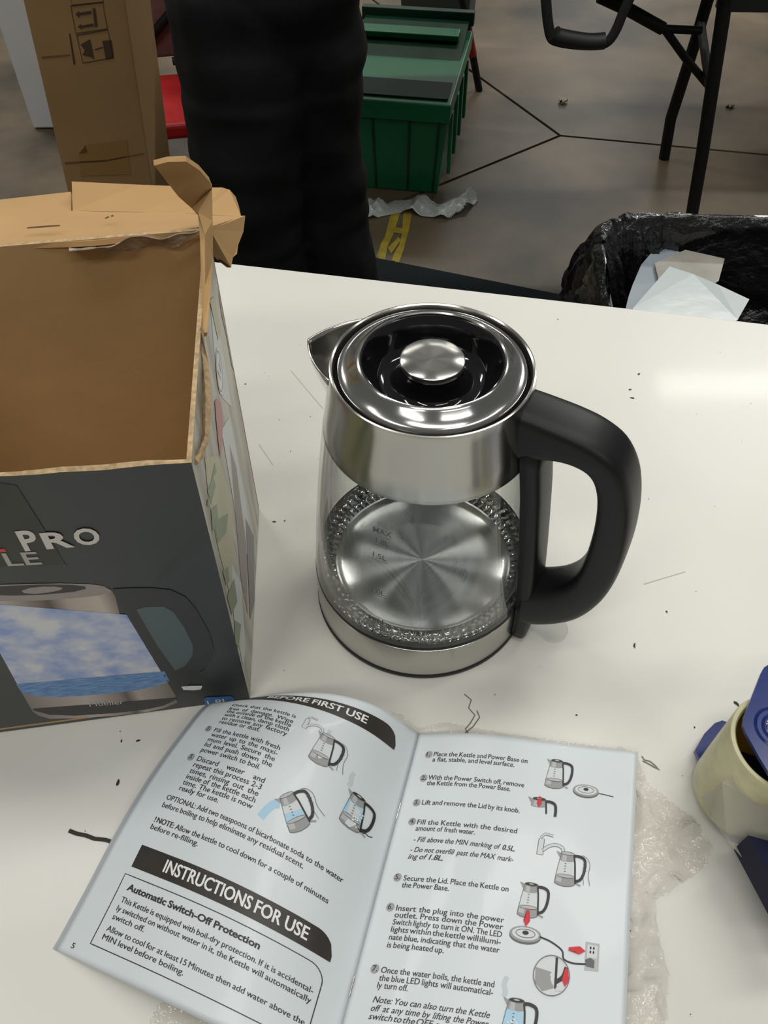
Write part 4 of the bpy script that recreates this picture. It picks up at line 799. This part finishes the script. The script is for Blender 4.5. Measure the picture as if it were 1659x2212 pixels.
# flat blue-black sheet on the floor under far table edge
fm=empty('floor_sheet',(0,0,0),0,'dark blue-black flat sheet on the floor along the table','mat')
A1=Vector((-.0653,2.2125));A2=Vector((.548,1.9844)); d_=(A2-A1).normalized(); n_=Vector((d_.y,-d_.x)); q=[A1-d_*.8,A1-d_*.8+n_*.75,A2+d_*.6+n_*.75,A2+d_*.6]
mesh('dark_sheet',[(p.x,p.y,.010) for p in q]+[(p.x,p.y,.0) for p in q],[(0,1,2,3),(7,6,5,4)]+[(i,4+i,4+(i+1)%4,(i+1)%4) for i in range(4)],mat('blue_black_matte',lin(12,20,24),.75,spec=.2),fm,bevel=.004)
# waste bin with black liner
wb=empty('waste_bin',(.545,.93,0),math.radians(-6),'waste bin lined with a crinkled black plastic bag, behind the table','bin')
WX,WY,WZ=.235,.19,.745
def open_top(o):
    bm=bmesh.new(); bm.from_mesh(o.data); bm.faces.ensure_lookup_table(); bmesh.ops.delete(bm,geom=[bm.faces[1]],context='FACES'); bm.to_mesh(o.data); bm.free()
bbd=taper('bin_body',(.38,.30),(.415,.335),0,WZ-.185,mat('dark_bin_plastic',lin(40,42,44),.5),wb,.02,y0b=-.15,y0t=-.1825)
open_top(bbd)
bagb=mat('black_bin_liner',(.010,.010,.011,1),.22,bump=1,bscale=16,bdist=.03,coat=.7)
prof=[(1.07,-.20),(1.08,-.12),(1.075,-.05),(1.05,.0),(1.0,.012),(.955,-.005),(.93,-.04),(.90,-.10),(.87,-.17),(.83,-.25),(.78,-.33),(.55,-.36),(.2,-.36),(0,-.36)]
SG=220; v=[];f=[]; n=len(prof)
P2=[]
for i in range(n-1):
    for k in range(5): w_=k/5; P2.append((prof[i][0]*(1-w_)+prof[i+1][0]*w_,prof[i][1]*(1-w_)+prof[i+1][1]*w_))
P2.append(prof[-1]); n=len(P2)
for i in range(SG):
    a=2*math.pi*i/SG; c_,s_=math.cos(a),math.sin(a); bx_=abs(c_)**.38*(1 if c_>0 else -1); by_=abs(s_)**.38*(1 if s_>0 else -1)
    for j,(k_,z) in enumerate(P2):
        dep=abs(z-.0); w_=min(1,dep*7+.15); q1=noise.noise(Vector((c_*7,s_*7,z*2.5))); q2=noise.noise(Vector((c_*3+3,s_*3,z*7+j*.01))); q3=abs(noise.noise(Vector((c_*14,s_*14,z*5+2))))
        cr_=max(0,1-7*abs(noise.noise(Vector((c_*4+z*9,s_*4+z*6,1.7)))))+.7*max(0,1-8*abs(noise.noise(Vector((c_*8-z*12,s_*8+z*8,5.7)))))
        d=max((.034*q1+.030*q2+.03*q3-.022*cr_)*w_*min(1,k_*2),-.004 if .3<k_<.87 else -1); dz=.012*noise.noise(Vector((c_*6,s_*6,9)))*(1-w_)+ .05*q2*(1 if k_<.8 else 0)
        v.append((bx_*WX*k_-bx_*d*(1 if k_<1 else -1),by_*WY*k_-by_*d*(1 if k_<1 else -1),WZ+z+dz))
for i in range(SG):
    k=(i+1)%SG
    for j in range(n-1): f.append((i*n+j,k*n+j,k*n+j+1,i*n+j+1))
mesh('bin_liner',v,f,bagb,wb,True)
def bent(name,q,m,label,group=None,arch=.01):
    o=slab(name,[Vector(p) for p in q],.0012,[m]*3); return tag(o,label,'mailer','plastic mailers thrown in the waste bin')
pm=mat('white_poly_mailer',lin(196,204,204),.22,coat=.3,bump=.15,bscale=9); pm2=mat('grey_poly_mailer',lin(150,160,170),.4,noise_amt=.1,scale=10); pm3=mat('pale_mailer_back',lin(170,166,156),.5,noise_amt=.25,scale=20)
bent('poly_mailer',cat([(0.3532,0.946,0.716),(0.4297,1.0487,0.716),(0.4592,1.0289,0.716)],[(0.4914,1.0074,0.712),(0.5264,0.9704,0.712),(0.4961,0.9233,0.712),(0.4363,0.8752,0.712),(0.3656,0.8966,0.712)]),pm,'glossy white plastic mailer on top of the bin waste')
bent('poly_mailer',cat([(0.3509,0.9665,0.698),(0.3635,1.0023,0.698),(0.3745,1.0289,0.698),(0.3989,1.0819,0.698),(0.4228,1.1157,0.698),(0.4565,1.136,0.698),(0.4668,1.1123,0.698),(0.4371,1.048,0.698),(0.3799,0.9464,0.698)]),pm2,'grey-blue curled plastic mailer at left inside the bin')
bent('poly_mailer',cat([(0.4167,1.076,0.704),(0.4722,1.1117,0.704),(0.5262,1.0864,0.704),(0.501,1.0283,0.704),(0.4559,0.9921,0.704),(0.4089,0.9929,0.704)]),pm3,'pale crumpled mailer sheet behind the glossy white one in bin')
for q in ([(0.466,1.0511,0.702),(0.4686,1.0475,0.702),(0.4003,0.9679,0.702),(0.3929,0.9647,0.702)],[(0.479,1.037,0.7),(0.4825,1.037,0.7),(0.5023,1.0038,0.7),(0.4964,0.997,0.7)]): pass

# tall shipping carton
ct=empty('shipping_carton',(-.735,2.0,0),0,'tall brown shipping carton leaning at left, printed with arrows','box')
ct.rotation_euler=(0,math.radians(5.0),math.radians(-2))
kr2=mat('brown_shipping_card',lin(148,116,74),.85,noise_amt=.12,scale=5,bump=.05,bscale=25)
box('carton_body',(-.112,0,.012),(.112,.22,1.25),kr2,ct,.004)
tpm=mat('carton_tape',lin(140,106,62),.35,coat=.2)
def onC(x,y,h): return (x,-.0006-.0003*h,y)
CX=lambda P:[(a,b) for a,b in P]
pc=Print(); pc.poly([(-0.0395,0.4573),(-0.0377,0.4374),(-0.0619,0.4316),(-0.068,0.3738),(0.0609,0.3909),(0.0659,0.4799)],tpm,1); pc.build('packing_tape',onC,ct)
kdk=mat('carton_crease',lin(104,78,46),.9); pc=Print(); pc.poly([(-0.1017,0.4074),(0.0058,0.4235),(0.1049,0.4507),(0.1045,0.4483),(0.0049,0.4186),(-0.1028,0.4025)],kdk,1); pc.build('crease',onC,ct); pc=Print(); pc.poly([(-0.0992,0.6578),(-0.0317,0.6688),(-0.0323,0.6658),(-0.1002,0.6537)],kdk,1); pc.build('crease',onC,ct)
inkc=mat('faded_black_stamp',lin(66,50,34),.8); pc=Print()
for q in ([(-0.0046,0.7996),(-0.0066,0.7716),(0.0652,0.7843),(0.0635,0.8074)],[(-0.009,0.7695),(-0.0095,0.7145),(0.0635,0.7306),(0.063,0.7832)],[(-0.0082,0.7108),(-0.0067,0.6521),(0.0664,0.6707),(0.0642,0.7287)]): pc.stroke(q,.0024,inkc,2,closed=True)
for q in ([(-0.0023,0.7536),(0.0065,0.7618),(0.0067,0.7581),(0.0342,0.7642),(0.0341,0.7587),(0.0066,0.7526),(0.0058,0.7488)],[(-0.0025,0.7284),(0.0062,0.7358),(0.0064,0.7321),(0.0344,0.7392),(0.0344,0.7336),(0.0065,0.7273),(0.007,0.7246)],[(0.0382,0.7692),(0.0445,0.7706),(0.0427,0.7344),(0.0361,0.7319)],[(-0.0252,0.7131),(-0.0221,0.7134),(-0.0244,0.6485),(-0.0289,0.6471)],[(-0.0038,0.6919),(0.0207,0.7057),(0.0217,0.6627),(0.0143,0.668),(0.0041,0.6691),(-0.0041,0.6703),(0.0043,0.6809)],[(0.0473,0.7043),(0.0688,0.7081),(0.0674,0.6708),(0.0485,0.6651)],[(0.0271,0.685),(0.0462,0.6925),(0.0457,0.6896),(0.0265,0.682)]): pc.poly(q,inkc,2)
pc.build('printed_handling_symbols',onC,ct)
# white panel left
wp=empty('white_panel',(-1.29,3.10,0),0,'white foam panel standing behind the tall carton at left','panel'); 
box('panel',(-.028,0,.004),(.30,.05,1.3),mat('white_foam',lin(196,196,196),.7),wp,.006)
# red chair
rc=empty('red_chair',(-.55,2.42,0),math.radians(10),'red padded chair with black frame between carton and person','chair')
redm=mat('red_vinyl',lin(190,36,38),.4,noise_amt=.2,scale=14); pink=mat('faded_red_fabric',lin(112,72,70),.8,noise_amt=.15,scale=40)
box('seat',(-.20,-.03,.29),(.055,.34,.335),redm,rc,.012); box('backrest',(-.20,.40,.36),(.12,.425,.95),pink,rc,.01)
for sx in (-.18,.04): tube('leg',[(sx,.02,.0),(sx,.03,.295)],.012,blackm,rc)
for sx in (-.18,.10): tube('leg',[(sx,.46,.0),(sx,.44,.40),(sx,.46,.98)],.012,blackm,rc)
tube('crossbar',[(-.16,.385,.38),(-.02,.38,.50),(.07,.38,.62)],.014,blackm,rc); tube('crossbar',[(.09,.375,.38),(.06,.38,.62),(-.05,.38,.95)],.022,blackm,rc); tube('crossbar',[(-.05,.38,.355),(.10,.38,.36)],.012,blackm,rc); tube('crossbar',[(-.16,.38,.76),(.0,.38,.80)],.016,blackm,rc)

# folding table at right
ft=empty('folding_table',(.75,2.55,0),0,'black-framed folding table standing at upper right','table')
fo=Vector((.75,2.55,0)); FT=lambda P:[Vector(p)-fo for p in P]
tube('leg',FT([(.985,2.335,0),(.955,2.34,.25),(.905,2.345,.60),(.885,2.35,.735)]),.019,blackm,ft); tube('leg',FT([(1.018,2.82,0),(1.005,2.82,.14),(1.02,2.82,.40),(1.03,2.82,.735)]),.019,blackm,ft)
tube('crossbar',FT([(.93,2.345,.42),(1.02,2.82,.44)]),.013,blackm,ft)
tube('brace',FT([(0.6067,2.5,0.6169),(0.6972,2.5,0.582),(0.8021,2.5,0.5343)]),.017,blackm,ft); tube('brace',FT([(0.8009,2.5,0.5391),(0.8865,2.5,0.4569),(0.973,2.5,0.3832)]),.011,blackm,ft); tube('brace',FT([(0.7995,2.5,0.5344),(0.8526,2.5,0.5315),(0.9123,2.5,0.5285)]),.011,blackm,ft)
box('tabletop',(-1.08,-.25,.735),(.36,.42,.765),mat('grey_table_plastic',lin(120,120,116),.5),ft,.006)
for y in (2.36,2.80): tube('leg',FT([(-.30,y,0),(-.28,y,.735)]),.019,blackm,ft)
# hanging handle (bag on that table)
tg=empty('tool_bag',(.52,2.33,.765),0,'black padded carry handle hanging from the table edge above','bag')
to=Vector((.52,2.33,.765)); 
hpth=smoothc([(0.4125,2.27,0.7129),(0.4208,2.27,0.6722),(0.4317,2.27,0.6302),(0.4434,2.27,0.5999),(0.4594,2.27,0.5888),(0.5064,2.27,0.5806),(0.567,2.27,0.5778),(0.5951,2.27,0.5875),(0.6094,2.27,0.6156),(0.6174,2.27,0.6495),(0.6284,2.27,0.6887),(0.6302,2.27,0.7108)],4)
hpth=[Vector(p) for p in hpth]
up1=Vector((hpth[0].x,2.27,.775)); up2=Vector((hpth[-1].x,2.27,.775))
tube('handle_strap',[p-to for p in [Vector((up1.x,2.36,.79)),up1]+hpth+[up2,Vector((up2.x,2.36,.79))]],.013,mat('black_webbing',(.01,.01,.01,1),.8),tg,flat=.6)
tube('handle_grip',[Vector(p)-to for p in smoothc([(0.4479,2.262,0.6092),(0.4585,2.262,0.6026),(0.4905,2.262,0.5957),(0.5297,2.262,0.5899),(0.5575,2.262,0.5885),(0.5822,2.262,0.5904)],3)],.020,mat('black_foam_grip',(.016,.016,.017,1),.5),tg)
box('bag_body',(-.18,.02,.003),(.20,.34,.20),mat('black_nylon',(.012,.012,.013,1),.8),tg,.02)
# second table far right
st=empty('metal_rack',(1.22,2.85,0),math.radians(-4),'grey-topped black metal rack at the upper right corner','rack')
box('shelf',(-.12,.05,.520),(.8,.6,.545),mat('pale_shelf',lin(150,152,156),.5),st,.003); box('shelf_rail',(-.14,.0,.455),(.8,.05,.522),mat('dark_olive_metal',lin(30,32,28),.6),st,.003)
for x in (.45,.76):
    for y in (.03,.57): box('leg',(x-.02,y-.02,0),(x+.02,y+.02,.5),blackm,st,.003)
# debris
for (q,nm,lb) in (([(1.3661,3.2241,0)][0],'paper_scrap','small crumpled pale paper scrap on the floor at right'),([(0.7233,3.2812,0)][0],'foam_crumb','tiny white foam crumb on the concrete left of the folding table')):
    pp=[(q[0]+.022*math.cos(a)*random.uniform(.6,1.2),q[1]+.022*math.sin(a)*random.uniform(.6,1.2)) for a in np.linspace(0,6.28,9)[:-1]]
    tag(crumple(nm,pp,mat('scrap_paper',lin(150,140,122),.8),.02,.002,90,G=12),lb,'scrap')
